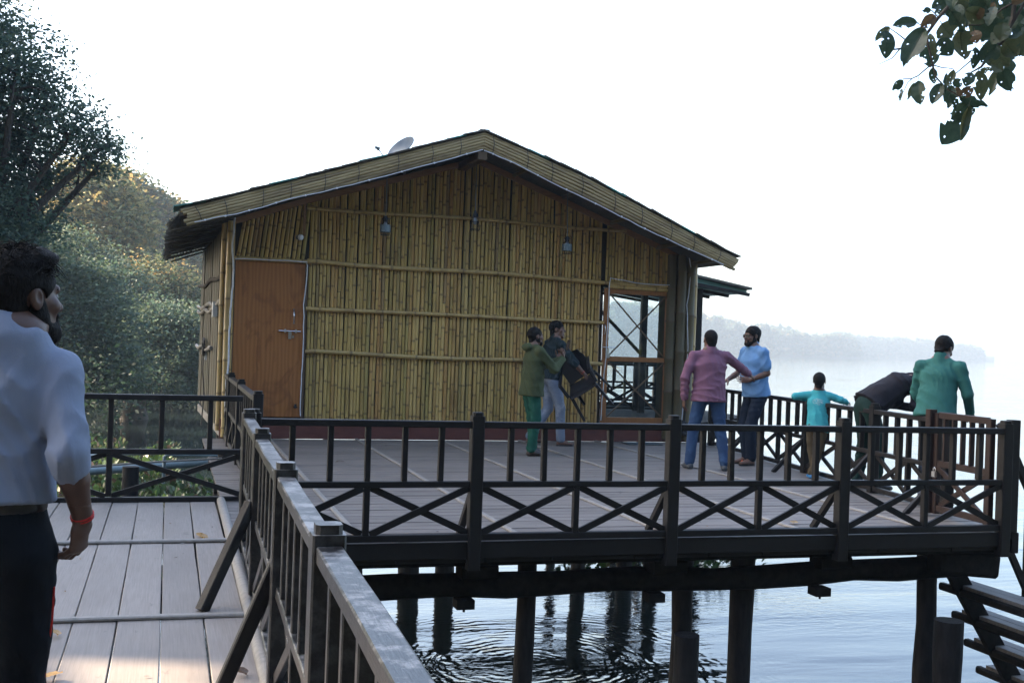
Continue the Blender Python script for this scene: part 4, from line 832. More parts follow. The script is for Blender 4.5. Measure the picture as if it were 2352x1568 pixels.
# far shore
def shore(name, prof, y_of, depth, hfun, n_, sz, lab):
    pass
def far_wood(px0, px1, D0, D1, tops, n_, sz, name):
    tx = [a for a, _ in tops]; ty = [b_ for _, b_ in tops]; px = RNG.uniform(px0, px1, n_); D = D0+(D1-D0)*(px-px0)/(px1-px0)+RNG.random(n_)**2*90
    ytop = np.interp(px, tx, ty)+RNG.normal(0, 1.5, n_); P = np.empty((n_, 3)); f = RNG.random(n_)**.7
    for i in range(n_):
        q = G(px[i], ytop[i], D[i]); q.z = ZW+(q.z-ZW)*f[i]*(1+.0*i); P[i] = q[:]
    # crowns: pull the leaves towards a limited set of tree centres
    K = max(20, int((px1-px0)/7)); kc = P[RNG.integers(0, n_, K)]; idx = np.argmin(((P[:, None, :2]-kc[None, :, :2])**2).sum(2), 1); P[:, :2] += (kc[idx, :2]-P[:, :2])*.35
    P[:, 2] = ZW+(P[:, 2]-ZW)*(.86+.28*((idx*7919) % 97)/97.0)
    Vt, Fq, cc = leaf_cloud(P, 1, .5, sz, MIXC+MID); return tag(link(name, np_mesh(name, Vt, Fq, cc, False), M['leaf']), kind='stuff')
T1 = [(1150, 716), (1250, 712), (1400, 712), (1420, 708), (1490, 716), (1530, 722), (1600, 728), (1650, 740), (1690, 748), (1720, 760), (1760, 752), (1800, 762), (1850, 772), (1900, 776), (1940, 776), (1965, 790), (1982, 812)]
far_wood(1150, 1982, 480, 850, T1, 26000, 6.0, 'far_wood')
T2 = [(1880, 776), (1930, 774), (1960, 778), (2000, 780), (2100, 784), (2150, 790), (2220, 800), (2255, 806), (2262, 822)]
far_wood(1880, 2262, 980, 1150, T2, 14000, 8.0, 'far_wood')
def land(px0, px1, D0, D1, w_):
    b_ = MB(); n_ = 24; vs = []
    for i in range(n_+1):
        t = i/n_; q = G(px0+(px1-px0)*t, 800, D0+(D1-D0)*t); dr_ = V(q.x, q.y, 0).normalized(); vs += [(q.x-dr_.x*8, q.y-dr_.y*8, ZW-.3), (q.x, q.y, ZW+1.2), (q.x+dr_.x*w_, q.y+dr_.y*w_, ZW+6)]
    b_.add(vs, [(3*i+k, 3*i+3+k, 3*i+4+k, 3*i+1+k) for i in range(n_) for k in range(2)]); structure('far_shore', b_, M['mud'])
land(1100, 1984, 475, 850, 120); land(1850, 2285, 975, 1160, 120)

# ---- overhanging branch with large leaves (top right)
ob = empty('overhanging_branch', G(2420, -160, 4.3), 'branch with large insect-eaten leaves hanging into the top right corner', 'branch')
K_ = .2268
def cp(x, y, D=4.3): return G(1936+x*K_, y*K_, D)
def leaf_variant(seed, narrow=1.0):
    r_ = random.Random(seed); nu, nv = 22, 12; vs = []; fs = []; ph = r_.uniform(0, 6); curl = r_.uniform(-.12, .16); fold = r_.uniform(.03, .16)
    for i in range(nu+1):
        u_ = i/nu; wd = (math.sin(PI*min(1, u_**.85))**.72)*.5*(1 if u_ < .96 else .3)*narrow
        for j in range(nv+1):
            v_ = (j/nv*2-1); vs.append((v_*wd*(1+.03*math.sin(u_*17+ph+j)), u_, fold*abs(v_)+curl*math.sin(u_*3)+.012*math.sin(u_*24+ph)*abs(v_)))
    dead = set()
    def bite(ci, cj, r):
        for i in range(nu):
            for j in range(nv):
                if ((i-ci)/1.0)**2+((j-cj)*.8)**2 < r*r*(.8+.4*r_.random()): dead.add((i, j))
    for _ in range(r_.choice([0, 1, 1, 2])): bite(r_.uniform(6, nu), r_.choice([-.5, nv-.5]), r_.uniform(1.5, 3.2))
    for _ in range(r_.choice([0, 1, 2, 3])): dead.add((r_.randint(5, nu-3), r_.randint(2, nv-3)))
    if r_.random() < .35:
        for k in range(nv):
            for q_ in range(r_.randint(0, 2)): dead.add((nu-1-q_, k))
    for i in range(nu):
        for j in range(nv):
            if (i, j) not in dead: a = i*(nv+1)+j; fs.append((a, a+1, a+nv+2, a+nv+1))
    m_ = MB(); m_.add(vs, fs); m_.tube([(0, -.16, .03), (0, 0, .0), (0, .5, curl*math.sin(1.5)+.006), (0, .96, curl*math.sin(2.9)+.006)], [.020, .018, .012, .005], 4); me = m_.mesh('leaf'); me.polygons.foreach_set('use_smooth', [True]*len(me.polygons)); return me
LV = {}
for kc in range(3):
    for k in range(8): me = leaf_variant(100+k); me.materials.append(M['bigleaf'][kc]); LV[(kc, k)] = me
def big_leaf(bx, by, tx, ty, wd, kind, D):
    b0 = cp(bx, by, D); t0 = cp(tx, ty, D); d = t0-b0; L = d.length; 
    if L < .01: return
    dn = d.normalized(); view = (b0-CAM).normalized(); nrm = (-view-dn*(-view).dot(dn)).normalized()
    nrm = (Matrix.Rotation(random.uniform(-.6, .6), 3, dn) @ nrm).normalized(); sx = dn.cross(nrm)
    W_ = wd*K_*D/FPX*1.35; o = bpy.data.objects.new('leaf', LV[(kind, random.randrange(8))]); col.objects.link(o); o.parent = ob; o.matrix_parent_inverse = Matrix.Translation(-Vector(ob.location))
    R3 = Matrix((sx*W_, dn*L, nrm*L*.7)).transposed().to_4x4(); R3.translation = b0; o.matrix_basis = R3
LEAVES = [(470, 280, 325, 425, 70, 1), (430, 310, 425, 600, 140, 0), (745, 232, 497, 272, 100, 0), (890, 105, 800, 112, 48, 0), (935, 165, 775, 285, 95, 2), (825, 290, 615, 685, 175, 0), (1060, 15, 975, 60, 90, 0), (860, 470, 880, 690, 150, 0), (905, 690, 925, 855, 65, 0),
 (772, 820, 800, 1065, 122, 0), (605, 815, 490, 920, 70, 0), (600, 900, 580, 1030, 34, 0), (720, 845, 650, 1020, 40, 1), (995, 850, 905, 1062, 105, 0), (1050, 745, 1030, 960, 38, 0), (1125, 715, 1065, 885, 60, 1), (1185, 300, 1230, 610, 165, 1), (1010, 110, 1265, 70, 150, 0), (880, 340, 935, 595, 60, 1),
 (1000, 240, 1110, 390, 200, 1), (970, 400, 1110, 560, 135, 0), (1300, 735, 1240, 880, 95, 0), (1375, 715, 1390, 1025, 120, 1), (1385, 705, 1520, 705, 50, 1), (1580, 700, 1482, 978, 85, 1), (1600, 700, 1712, 930, 130, 0), (1640, 420, 1765, 575, 150, 1), (1450, 480, 1690, 665, 170, 1), (1560, 460, 1390, 640, 150, 0), (1335, 310, 1360, 440, 100, 2),
 (1345, 480, 1310, 705, 85, 0), (1180, 890, 1110, 995, 75, 2), (1170, 985, 1465, 1075, 80, 0), (1250, 1060, 1085, 1210, 130, 0), (1225, 1150, 995, 1470, 210, 0), (1275, 1070, 1310, 1170, 70, 0), (1275, 1075, 1185, 1430, 75, 1), (1100, 870, 1065, 1105, 95, 0), (1080, 960, 1145, 1105, 80, 0), (1220, 890, 1290, 980, 120, 2), (1130, 800, 1200, 880, 70, 0), (940, 100, 985, 140, 50, 0), (1680, 600, 1660, 760, 110, 0), (1620, 230, 1590, 420, 120, 1), (1340, 90, 1400, 200, 110, 2), (1440, 60, 1420, 130, 40, 2), (1700, 150, 1720, 330, 100, 0), (1500, 640, 1620, 720, 110, 1), (850, 480, 900, 420, 80, 0)]
for a in LEAVES: big_leaf(*a, 4.3+random.uniform(-.18, .18))
r_ = random.Random(5)
for k in range(70):
    x = r_.uniform(1080, 2050); y = r_.uniform(-160, 430) if x > 1300 else r_.uniform(-150, 130); an = r_.uniform(.2, 2.9); L = r_.uniform(150, 260)
    big_leaf(x, y, x+L*math.cos(an), y+L*math.sin(an), L*r_.uniform(.4, .6), 2 if k % 30 == 3 else r_.choice([0, 0, 1]), 4.4+r_.uniform(-.25, .5))
def twig(pts, r0, r1, D=4.3):
    b_ = MB(); P = [cp(x, y, D) for x, y in pts]; n_ = len(P); b_.tube(P, [1.7*(r0+(r1-r0)*i/(n_-1)) for i in range(n_)], 6); b_.build('twig', M['bark'], ob, smooth=True)
for pts, r0, r1 in (([(1250, -160), (1130, 0), (960, 190), (850, 345), (720, 440), (580, 495), (475, 508)], .005, .0016), ([(850, 345), (862, 450), (910, 660), (940, 780), (1050, 900), (1200, 985), (1240, 1060)], .003, .0012), ([(1760, -160), (1740, 0), (1720, 200), (1640, 390), (1500, 560), (1400, 680), (1300, 735)], .007, .0015),
                    ([(1950, -100), (1833, 40), (1690, 280), (1500, 520), (1380, 700)], .005, .0012), ([(1730, 30), (1610, 95), (1500, 190), (1380, 258), (1240, 255)], .003, .0012), ([(1430, 520), (1310, 605), (1150, 740), (1090, 790)], .002, .0009), ([(905, 650), (860, 685), (760, 770), (690, 800), (610, 800)], .002, .0009), ([(700, 800), (655, 840), (600, 960)], .0012, .0007), ([(580, 495), (500, 590), (360, 655)], .0014, .0006),
                    ([(640, 410), (550, 340), (470, 285)], .0014, .0008), ([(910, 660), (1000, 685), (1080, 692), (1050, 745)], .0013, .0007), ([(1080, 692), (1115, 700), (1125, 720)], .001, .0007), ([(1640, 400), (1640, 560), (1600, 700)], .002, .001), ([(960, 170), (900, 108), (880, 105)], .0013, .0008), ([(820, 270), (745, 232)], .0012, .0008)):
    twig(pts, r0, r1)
b_ = MB(); e = cp(1250, -160); e2 = cp(1760, -160); e3 = cp(1950, -100); hub = cp(2100, -700, 4.6); tk = V(5.6, .9, 4.2)
b_.tube([tk, (tk+hub)/2+V(0, 0, .3), hub], [.07, .04, .015], 8)
for q in (e, e2, e3): b_.tube([hub, (hub+q)/2+V(0, 0, .05), q], [.012, .008, .005], 6)
b_.tube([(5.9, .6, ZW-.5), (5.8, .8, .5), (5.6, .9, 4.2), (5.3, 1.0, 6.5)], [.2, .16, .12, .08], 10); b_.build('limb', M['bark'], ob, smooth=True)
# fallen leaves
def fallen(px, py, L, kind, lab, z=.006, D=0):
    q = gz(px, py, z); me = leaf_variant(int(px)); me.materials.append(M[kind]); o = link('fallen_leaf', me); an = random.uniform(0, 6); o.location = q+V(0, 0, .008)
    o.scale = (L*.7, L, L*.6); o.rotation_euler = (random.uniform(-.15, .25), random.uniform(-.3, .3), an); tag(o, lab, 'leaf', 'fallen leaves')
fallen(462, 1228, .13, 'dryleaf', 'curled yellow-brown dry leaf on the walkway near the edge batten'); fallen(132, 1462, .07, 'dryleaf', 'small pale dry leaf on the walkway beside the man in dark trousers')
fallen(92, 1562, .09, 'dryleaf', 'yellow dry leaf at the bottom edge of the picture left'); fallen(566, 1553, .08, 'dryleaf2', 'dark shrivelled leaf on the sunny boards near the long railing'); fallen(514, 1248, .05, 'dryleaf2', 'tiny dark leaf beside the cross batten of the walkway')
fallen(1822, 1203, .10, 'dryleaf', 'pale round dry leaf on the deck near the front railing'); fallen(1850, 1218, .08, 'dryleaf2', 'dark crumpled leaf on the deck edge at the right'); fallen(790, 1061, .10, 'dryleaf2', 'reddish brown leaf on the deck before the plywood door'); fallen(912, 1243, .10, 'dryleaf2', 'dark dead leaf at the foot of the front railing on the left')

# ================================================================== PEOPLE
def unit(v): v = np.asarray(v, float); return v/(np.linalg.norm(v)+1e-9)
class Field:
    """signed distance on a grid, blended from tapered elliptical limbs and ellipsoids"""
    def __init__(s, lo, hi, h):
        s.lo = np.array(lo, float); s.h = h; s.n = np.maximum(4, np.ceil((np.array(hi)-s.lo)/h).astype(int)+1); s.F = np.full(s.n, .3, np.float32)
    def sub(s, lo, hi):
        a = np.clip(np.floor((np.array(lo)-s.lo)/s.h).astype(int), 0, s.n); b_ = np.clip(np.ceil((np.array(hi)-s.lo)/s.h).astype(int)+1, 0, s.n)
        if (b_ <= a).any(): return None
        sl_ = tuple(slice(i, j) for i, j in zip(a, b_)); g = [s.lo[k]+s.h*np.arange(a[k], b_[k]) for k in range(3)]
        return sl_, np.stack(np.meshgrid(*g, indexing='ij'), -1)
    def join(s, sl_, d, k, op):
        A = s.F[sl_]
        if op == 'u': hh = np.clip(.5+.5*(A-d)/k, 0, 1); s.F[sl_] = A*(1-hh)+d*hh-k*hh*(1-hh)
        else: d = -d; hh = np.clip(.5-.5*(A-d)/k, 0, 1); s.F[sl_] = A*(1-hh)+d*hh+k*hh*(1-hh)
    def limb(s, A, B, ra, rb, u=(1, 0, 0), k=.02, op='u'):
        A = np.asarray(A, float); B = np.asarray(B, float); ra = ra if isinstance(ra, tuple) else (ra, ra); rb = rb if isinstance(rb, tuple) else (rb, rb)
        m = max(ra+rb)+k+.02; r = s.sub(np.minimum(A, B)-m, np.maximum(A, B)+m)
        if r is None: return
        sl_, P = r; AB = B-A; L = np.linalg.norm(AB)+1e-9; w_ = AB/L
        u = np.asarray(u, float); u = u-w_*u.dot(w_)
        if np.linalg.norm(u) < 1e-3: u = np.cross(w_, [0, 1, .1])
        u = unit(u); v = np.cross(w_, u); q = P-A; t = np.clip(q@w_/L, 0, 1); q = q-t[..., None]*AB
        a = ra[0]*(1-t)+rb[0]*t; b_ = ra[1]*(1-t)+rb[1]*t; c = np.minimum(a, b_)
        x, y, z = q@u, q@v, q@w_; k0 = np.sqrt((x/a)**2+(y/b_)**2+(z/c)**2); k1 = np.sqrt((x/a**2)**2+(y/b_**2)**2+(z/c**2)**2)+1e-6
        s.join(sl_, (k0*(k0-1)/k1).astype(np.float32), k, op)
    def ell(s, C_, r, R=None, k=.02, op='u'):
        C_ = np.asarray(C_, float); r = np.array(r, float); m = r.max()+k+.02; q = s.sub(C_-m, C_+m)
        if q is None: return
        sl_, P = q; X = P-C_
        if R is not None: X = X@R
        k0 = np.linalg.norm(X/r, axis=-1); k1 = np.linalg.norm(X/r**2, axis=-1)+1e-6; s.join(sl_, (k0*(k0-1)/k1).astype(np.float32), k, op)
    def grid(s): return np.stack(np.meshgrid(*[s.lo[k]+s.h*np.arange(s.n[k]) for k in range(3)], indexing='ij'), -1)
    def cut(s, pt, nrm):                                          # remove the side the normal points to
        P = s.grid(); s.F = np.maximum(s.F, ((P-np.asarray(pt))@unit(nrm)).astype(np.float32))
    def folds(s, amp, f=22, seed=0, dirv=(0, 0, 1)):
        P = s.grid(); d = unit(dirv); r_ = np.random.default_rng(seed); a, b_, c = (unit(r_.normal(0, 1, 3)) for _ in range(3))
        w1 = np.sin(P@a*f*.45+1.3*np.sin(P@b_*f*.4)); t = (P@d)*f*1.15+2.2*w1+1.2*np.sin(P@c*f*.55)
        s.F -= ((1-np.abs(np.sin(t)))**1.6*amp*(.55+.45*np.sin(P@b_*f*.3+seed))+.0015).astype(np.float32)
    def curls(s, amp, f=90, seed=0):
        P = s.grid(); r_ = np.random.default_rng(seed); t = 0
        for _ in range(4): t = t+np.sin(P@unit(r_.normal(0, 1, 3))*f*r_.uniform(.6, 1.4)+2*np.sin(P@unit(r_.normal(0, 1, 3))*f*.4))
        s.F += (t*amp/3).astype(np.float32)
    def mesh(s):
        F = s.F.copy(); F[0] = F[-1] = .3; F[:, 0] = F[:, -1] = .3; F[:, :, 0] = F[:, :, -1] = .3
        nx, ny, nz = F.shape; S = F < 0; cs = [(i, j, k) for i in (0, 1) for j in (0, 1) for k in (0, 1)]
        cell = lambda A, c: A[c[0]:nx-1+c[0], c[1]:ny-1+c[1], c[2]:nz-1+c[2]]
        cnt = sum(cell(S, c).astype(np.int8) for c in cs); act = (cnt > 0) & (cnt < 8); I = np.argwhere(act)
        if len(I) == 0: return np.zeros((0, 3)), np.zeros((0, 4), int)
        idx = np.full(act.shape, -1, np.int64); idx[tuple(I.T)] = np.arange(len(I)); acc = np.zeros((len(I), 3)); w_ = np.zeros(len(I))
        val = {c: F[I[:, 0]+c[0], I[:, 1]+c[1], I[:, 2]+c[2]] for c in cs}
        for c in cs:
            for ax in range(3):
                if c[ax]: continue
                e = list(c); e[ax] = 1; e = tuple(e); a, b_ = val[c], val[e]; m = (a < 0) != (b_ < 0); t = np.where(m, a/(a-b_+1e-12), 0)
                p = np.tile(np.array(c, float), (len(I), 1)); p[:, ax] += t; acc += p*m[:, None]; w_ += m
        Vt = s.lo+s.h*(I+acc/w_[:, None]); Q = []
        for ax in range(3):
            sl0 = [slice(1, -1)]*3; sl0[ax] = slice(0, -1); sl1 = [slice(1, -1)]*3; sl1[ax] = slice(1, None)
            A = S[tuple(sl0)]; B = S[tuple(sl1)]; E = np.argwhere(A != B); o = np.array([1, 1, 1]); o[ax] = 0; E = E+o; up = S[tuple(E.T)]
            b1, b2 = (ax+1) % 3, (ax+2) % 3; d1 = np.zeros(3, int); d1[b1] = 1; d2 = np.zeros(3, int); d2[b2] = 1
            q = np.stack([idx[tuple((E-d1-d2).T)], idx[tuple((E-d2).T)], idx[tuple(E.T)], idx[tuple((E-d1).T)]], 1); q[~up] = q[~up][:, ::-1]; Q.append(q)
        return Vt, np.concatenate(Q)
def drop(Vt, Q, boxes):
    c = Vt[Q].mean(1); keep = np.ones(len(Q), bool)
    for lo, hi in boxes: keep &= ~((c > lo) & (c < hi)).all(1)
    return Vt, Q[keep]
def merge(parts):
    Vs, Qs, k = [], [], 0
    for v, q in parts: Vs.append(v); Qs.append(q+k); k += len(v)
    return np.concatenate(Vs), np.concatenate(Qs)
def rotz(a): c, s_ = math.cos(a), math.sin(a); return np.array([[c, -s_, 0], [s_, c, 0], [0, 0, 1.]])
def rotx(a): c, s_ = math.cos(a), math.sin(a); return np.array([[1, 0, 0], [0, c, -s_], [0, s_, c]])
def roty(a): c, s_ = math.cos(a), math.sin(a); return np.array([[c, 0, s_], [0, 1, 0], [-s_, 0, c]])
BASE = dict(pel=(0, 0, .95), wai=(0, .005, 1.08), che=(0, .01, 1.29), nek=(0, -.005, 1.47), head=(0, .02, 1.60), hy=0, hp=0, hr=0,
            shR=(.178, 0, 1.395), elR=(.235, -.02, 1.13), wrR=(.25, .04, .88), shL=(-.178, 0, 1.395), elL=(-.235, -.02, 1.13), wrL=(-.25, .04, .88),
            hiR=(.09, 0, .90), knR=(.10, .02, .50), anR=(.105, -.02, .085), fR=8, hiL=(-.09, 0, .90), knL=(-.10, .02, .50), anL=(-.105, -.02, .085), fL=-8, hdR=None, hdL=None, pnR=None, pnL=None, cuR=.45, cuL=.45)
def person(label, loc, yaw, pose, S=1.0, skin='skin', top=None, trousers=None, sleeve='long', hem=.86, fat=1.0, slv=1.0, hair=None, beard=0, shoes=None, hood=False, collar=True, tuck=False, belt=None, hres=.006, fine=.0045, res=.014, bag=1.0, wr=.0085, hood_mat=None, seed=1, head_s=1.0, shoe_style='shoe', short_sleeve_r=.06, turn=0, group='people on the deck'):
    J = dict(BASE); J.update(pose); J = {k: (np.array(v, float) if isinstance(v, (tuple, list)) else v) for k, v in J.items()}
    root = empty('person', loc, label, 'person', group); root.rotation_euler = (0, 0, yaw); root.scale = (S, S, S)
    def put(name, vq, mat):
        if len(vq[1]) == 0: return None
        me = np_mesh(name, vq[0], vq[1]); me.materials.append(mat if not isinstance(mat, str) else M[mat]); o = bpy.data.objects.new(name, me); col.objects.link(o); o.parent = root; return o
    allp = np.array([v for k, v in J.items() if isinstance(v, np.ndarray) and k[:2] not in ('hd', 'pn')]); lo = allp.min(0)-.24; hi = allp.max(0)+.24; lo[2] = -.03
    U = unit(J['shR']-J['shL']); Uh = unit(J['hiR']-J['hiL']); spine = unit(J['che']-J['pel'])
    HR = rotz(J['hy']) @ rotx(-J['hp']) @ roty(J['hr']); hc = J['head']; hs = head_s
    def H(x, y, z): return hc+HR@np.array([x, y, z])*hs
    hands = {}
    for sd_, sg in (('R', 1), ('L', -1)):
        wr_ = J['wr'+sd_]; d = unit(J['hd'+sd_]) if J['hd'+sd_] is not None else unit(wr_-J['el'+sd_]); pn = J['pn'+sd_] if J['pn'+sd_] is not None else np.array([-sg, .2, 0]); pn = unit(pn-d*pn.dot(d)); t = np.cross(d, pn)*sg; hands[sd_] = (wr_, d, pn, t)
    def hand(F, sd_, grow=0):
        wr_, d, pn, t = hands[sd_]; cu = J['cu'+sd_]; F.limb(wr_-d*.01, wr_+d*.035, (.026+grow, .019+grow), (.034+grow, .017+grow), t, .012); F.limb(wr_+d*.03, wr_+d*.085, (.036+grow, .016+grow), (.041+grow, .013+grow), t, .012)
        for i, (Lf, r) in enumerate(((.074, .0092), (.082, .0094), (.076, .009), (.06, .008))):
            b_ = wr_+d*(.088-.004*abs(i-1.2))+t*(.031-.0205*i); a = cu*.75+.06*i; dv = d*math.cos(a)+pn*math.sin(a)+t*(.10-.07*i)
            for f, da in ((.46, .75), (.31, .85), (.23, 0)): e = b_+unit(dv)*Lf*f; F.limb(b_, e, r, r*.93, k=.004); b_ = e; a += cu*da; dv = d*math.cos(a)+pn*math.sin(a)+t*(.10-.07*i)*.5; r *= .93
        b_ = wr_+d*.025+t*.026; dv = unit(d*.62+t*.62+pn*.35); e = b_+dv*.042; F.limb(b_, e, .0145, .0115, k=.008); dv = unit(d*.85+t*.25+pn*.45); e2 = e+dv*.032; F.limb(e, e2, .0112, .0105, k=.004); F.limb(e2, e2+unit(dv+pn*.25*cu)*.024, .0105, .0088, k=.004)
    def headf(F, g=0):
        F.ell(H(0, -.018, .030), np.array([.077, .098, .088])*hs+g, HR, .01); F.ell(H(0, .028, -.030), np.array([.061, .062, .088])*hs+g, HR, .02)
        F.limb(H(-.03, .02, -.068), H(-.012, .066, -.098), .036*hs+g, .024*hs+g, k=.02); F.limb(H(.03, .02, -.068), H(.012, .066, -.098), .036*hs+g, .024*hs+g, k=.02)
        if g: return
        F.limb(H(-.034, .076, .022), H(.034, .076, .022), .013, .013, k=.012)
        F.ell(H(.045, .058, -.022), (.022, .022, .022), HR, .015); F.ell(H(-.045, .058, -.022), (.022, .022, .022), HR, .015)
        for s_ in (1, -1): F.ell(H(.031*s_, .096, .002), (.017, .016, .011), HR, .010, 's')
        F.limb(H(0, .084, .006), H(0, .106, -.028), .008, .013, k=.008); F.ell(H(.013, .094, -.033), (.009, .01, .007), HR, .005); F.ell(H(-.013, .094, -.033), (.009, .01, .007), HR, .005)
        F.limb(H(-.019, .084, -.060), H(.019, .084, -.060), .0065, .0065, k=.006); F.limb(H(-.015, .084, -.071), H(.015, .084, -.071), .008, .008, k=.006)
        for s_ in (1, -1): F.ell(H(.079*s_, -.008, -.002), (.008, .019, .031), HR, .006); F.ell(H(.086*s_, -.004, .004), (.005, .009, .015), HR, .004, 's')
        F.limb(J['nek']+(0, 0, -.03), H(0, -.025, -.06), .058, .054, k=.025)
    # body: one continuous surface, finer grid for head and hands
    def bodyf(F):
        F.limb(J['nek'], J['che'], (.10, .07), (.15*fat, .095*fat), U, .03); F.limb(J['che'], J['wai'], (.15*fat, .095*fat), (.13*fat, .09*fat), U, .03); F.limb(J['wai'], J['pel'], (.13*fat, .09*fat), (.145*fat, .10*fat), Uh, .03)
        for sd_ in 'RL':
            F.limb(J['nek']-np.array([0, 0, .02]), J['sh'+sd_]-np.array([0, 0, .012]), .036, .038, k=.03); F.limb(J['sh'+sd_], J['el'+sd_], .046, .037, k=.02); F.limb(J['el'+sd_], J['el'+sd_]*.6+J['wr'+sd_]*.4, .037, .038, k=.012); F.limb(J['el'+sd_]*.6+J['wr'+sd_]*.4, J['wr'+sd_], .038, .025, k=.012)
            F.limb(J['hi'+sd_], J['kn'+sd_], .072, .05, k=.02); F.limb(J['kn'+sd_], J['an'+sd_], .047, .034, k=.02)
            foot(F, sd_, -.006 if shoe_style == 'shoe' else 0); hand(F, sd_)
        headf(F)
    def foot(F, sd_, g=0, k=.012):
        an = J['an'+sd_]; a = math.radians(-J['f'+sd_]) if not isinstance(J['f'+sd_], np.ndarray) else 0; fd = rotz(a)@np.array([0, 1, 0]); rt = np.cross(fd, [0, 0, 1.]); z0 = an[2]-.085
        hb_ = np.array([an[0], an[1], z0+.035]); F.limb(an, hb_-fd*.02, .036+g, (.034+g, .034+g), rt, .02); F.limb(hb_-fd*.025, hb_+fd*.09, (.033+g, .034+g), (.043+g, .028+g), rt, k); F.limb(hb_+fd*.09, hb_+fd*.165-np.array([0, 0, .008]), (.043+g, .028+g), (.036+g, .020+g), rt, k); F.limb(an, hb_+fd*.09, .03+g, .025+g, k=.02)
    boxes = []; parts = []
    hb0, hb1 = hc-.145*hs-.0, hc+.150*hs; hb0 = hb0+np.array([0, 0, 0]); fld = Field(hb0-.012, hb1+.012, hres); bodyf(fld); parts.append(fld.mesh()); boxes.append((hb0, hb1))
    for sd_ in 'RL':
        wr_, d, pn, t = hands[sd_]; c = wr_+d*.085; b0, b1 = c-.115, c+.115; f2 = Field(b0-.006, b1+.006, fine); bodyf(f2); parts.append(f2.mesh()); boxes.append((b0, b1))
    f3 = Field(lo, hi, res); bodyf(f3); parts.append(drop(*f3.mesh(), boxes)); parts[:] = [drop(*p_, [])if 0 else p_ for p_ in parts]
    put('body', merge([(v, q) for v, q in parts]), skin)
    # eyes
    mb_ = MB()
    for s_ in (1, -1):
        c = Vector(H(.031*s_, .0745, .002)); ax = Vector(HR@np.array([0, 1, 0])); mb_.tube([c-ax*.008, c, c+ax*.006, c+ax*.0085], [.008, .0115, .009, .004], 8)
    tag(child_mb(root, mb_, 'eyes', 'eye'), kind='stuff')
    # upper garment
    if top:
        sl2 = {'long': 1.0, 'roll': .55, 'short': 0.0}[sleeve]; F = Field(lo, hi, res*.85); b_ = bag; hemp = J['pel']+(J['pel']-J['wai'])*((.95-hem)/.13)
        if tuck: hemp = J['pel']+(J['wai']-J['pel'])*.55
        F.limb(J['nek']-np.array([0, 0, .03]), J['che'], (.098, .076), (.178*fat, .118*fat), U, .04); F.limb(J['che'], J['wai'], (.176*fat, .118*fat), (.160*fat*b_, .116*fat*b_), U, .03); F.limb(J['wai'], hemp+(J['pel']-J['wai'])*.3, (.160*fat*b_, .116*fat*b_), (.186*fat*b_, .142*fat*b_), Uh, .03)
        if fat > 1.05: F.ell((J['wai']+J['che'])*.5+unit(np.cross(spine, U))*0+np.array([0, .05*fat, -.06]), (.13*fat, .10*fat, .13), None, .04)
        G_ = Field(lo, hi, res*.85)
        for sd_ in 'RL':
            sh, el, wrr = J['sh'+sd_], J['el'+sd_], J['wr'+sd_]; G_.limb(J['nek']+np.array([0, 0, -.012]), sh-np.array([0, 0, .012]), .050*slv**.5, .054*slv, k=.03)
            e1 = el if sl2 > 0 else sh*.32+el*.68; G_.limb(sh, e1, .057*slv, .052*slv if sl2 > 0 else short_sleeve_r, k=.02)
            if sl2 > 0: we = el*.07+wrr*.93 if sl2 == 1 else el*.80+wrr*.20; G_.limb(el, we, .050*slv, .040 if sl2 == 1 else .046*slv, k=.02)
            if sleeve == 'roll': dd = unit(wrr-el); G_.limb(we-dd*.045, we, .050*slv, .052*slv, k=.006); G_.ell(we+dd*.05, (.05, .05, .035), None, .004, 's')
        kk = .03; hh = np.clip(.5+.5*(F.F-G_.F)/kk, 0, 1); F.F = (F.F*(1-hh)+G_.F*hh-kk*hh*(1-hh)).astype(np.float32)
        F.folds(wr*1.7, 20, seed, (.25, .2, 1)); F.folds(wr*1.2, 34, seed+5, (.9, .3, .5)); 
        F.limb(J['nek']-np.array([0, .0, .04]), J['nek']+np.array([0, 0, .004]), (.080, .074), (.071, .068), U, .015)
        if collar: F.limb(J['nek']+(0, -.012, -.02), J['nek']*.42+H(0, -.03, -.075)*.58+np.array([0, -.004, .0]), (.076, .071), (.066, .066), U, .008)
        F.cut(hemp, hemp-J['che'])
        if hood: F.ell(J['nek']+np.array([0, -.095, -.015]), (.105, .055, .055), None, .03); F.limb(J['nek']+(-.085, -.02, -.005), J['nek']+(-.04, .09, -.05), .03, .02, k=.02); F.limb(J['nek']+(.085, -.02, -.005), J['nek']+(.04, .09, -.05), .03, .02, k=.02)
        put('shirt' if not hood else 'hoodie', F.mesh(), top)
    if trousers:
        F = Field(lo, hi, res*.9); F.limb(J['pel']+(J['wai']-J['pel'])*.55, J['pel'], (.140*fat, .108*fat), (.160*fat, .122*fat), Uh, .03)
        for sd_ in 'RL':
            hi_, kn, an = J['hi'+sd_], J['kn'+sd_], J['an'+sd_]; F.limb(hi_+np.array([0, -.015, -.01]), hi_*.4+kn*.6, .088*fat**.5, .074, k=.03); F.limb(hi_*.4+kn*.6, kn, .074, .066, k=.02); F.limb(kn, an+(0, .0, .01), .066, .058, k=.02)
        F.folds(.009, 24, seed+3, (.2, .1, 1)); F.folds(.005, 42, seed+9, (.5, .5, .8)); F.cut(J['pel']+(J['wai']-J['pel'])*.72, J['wai']-J['pel'])
        for sd_ in 'RL':
            pass
        Vt, Q = F.mesh(); put('trousers', (Vt, Q), trousers)
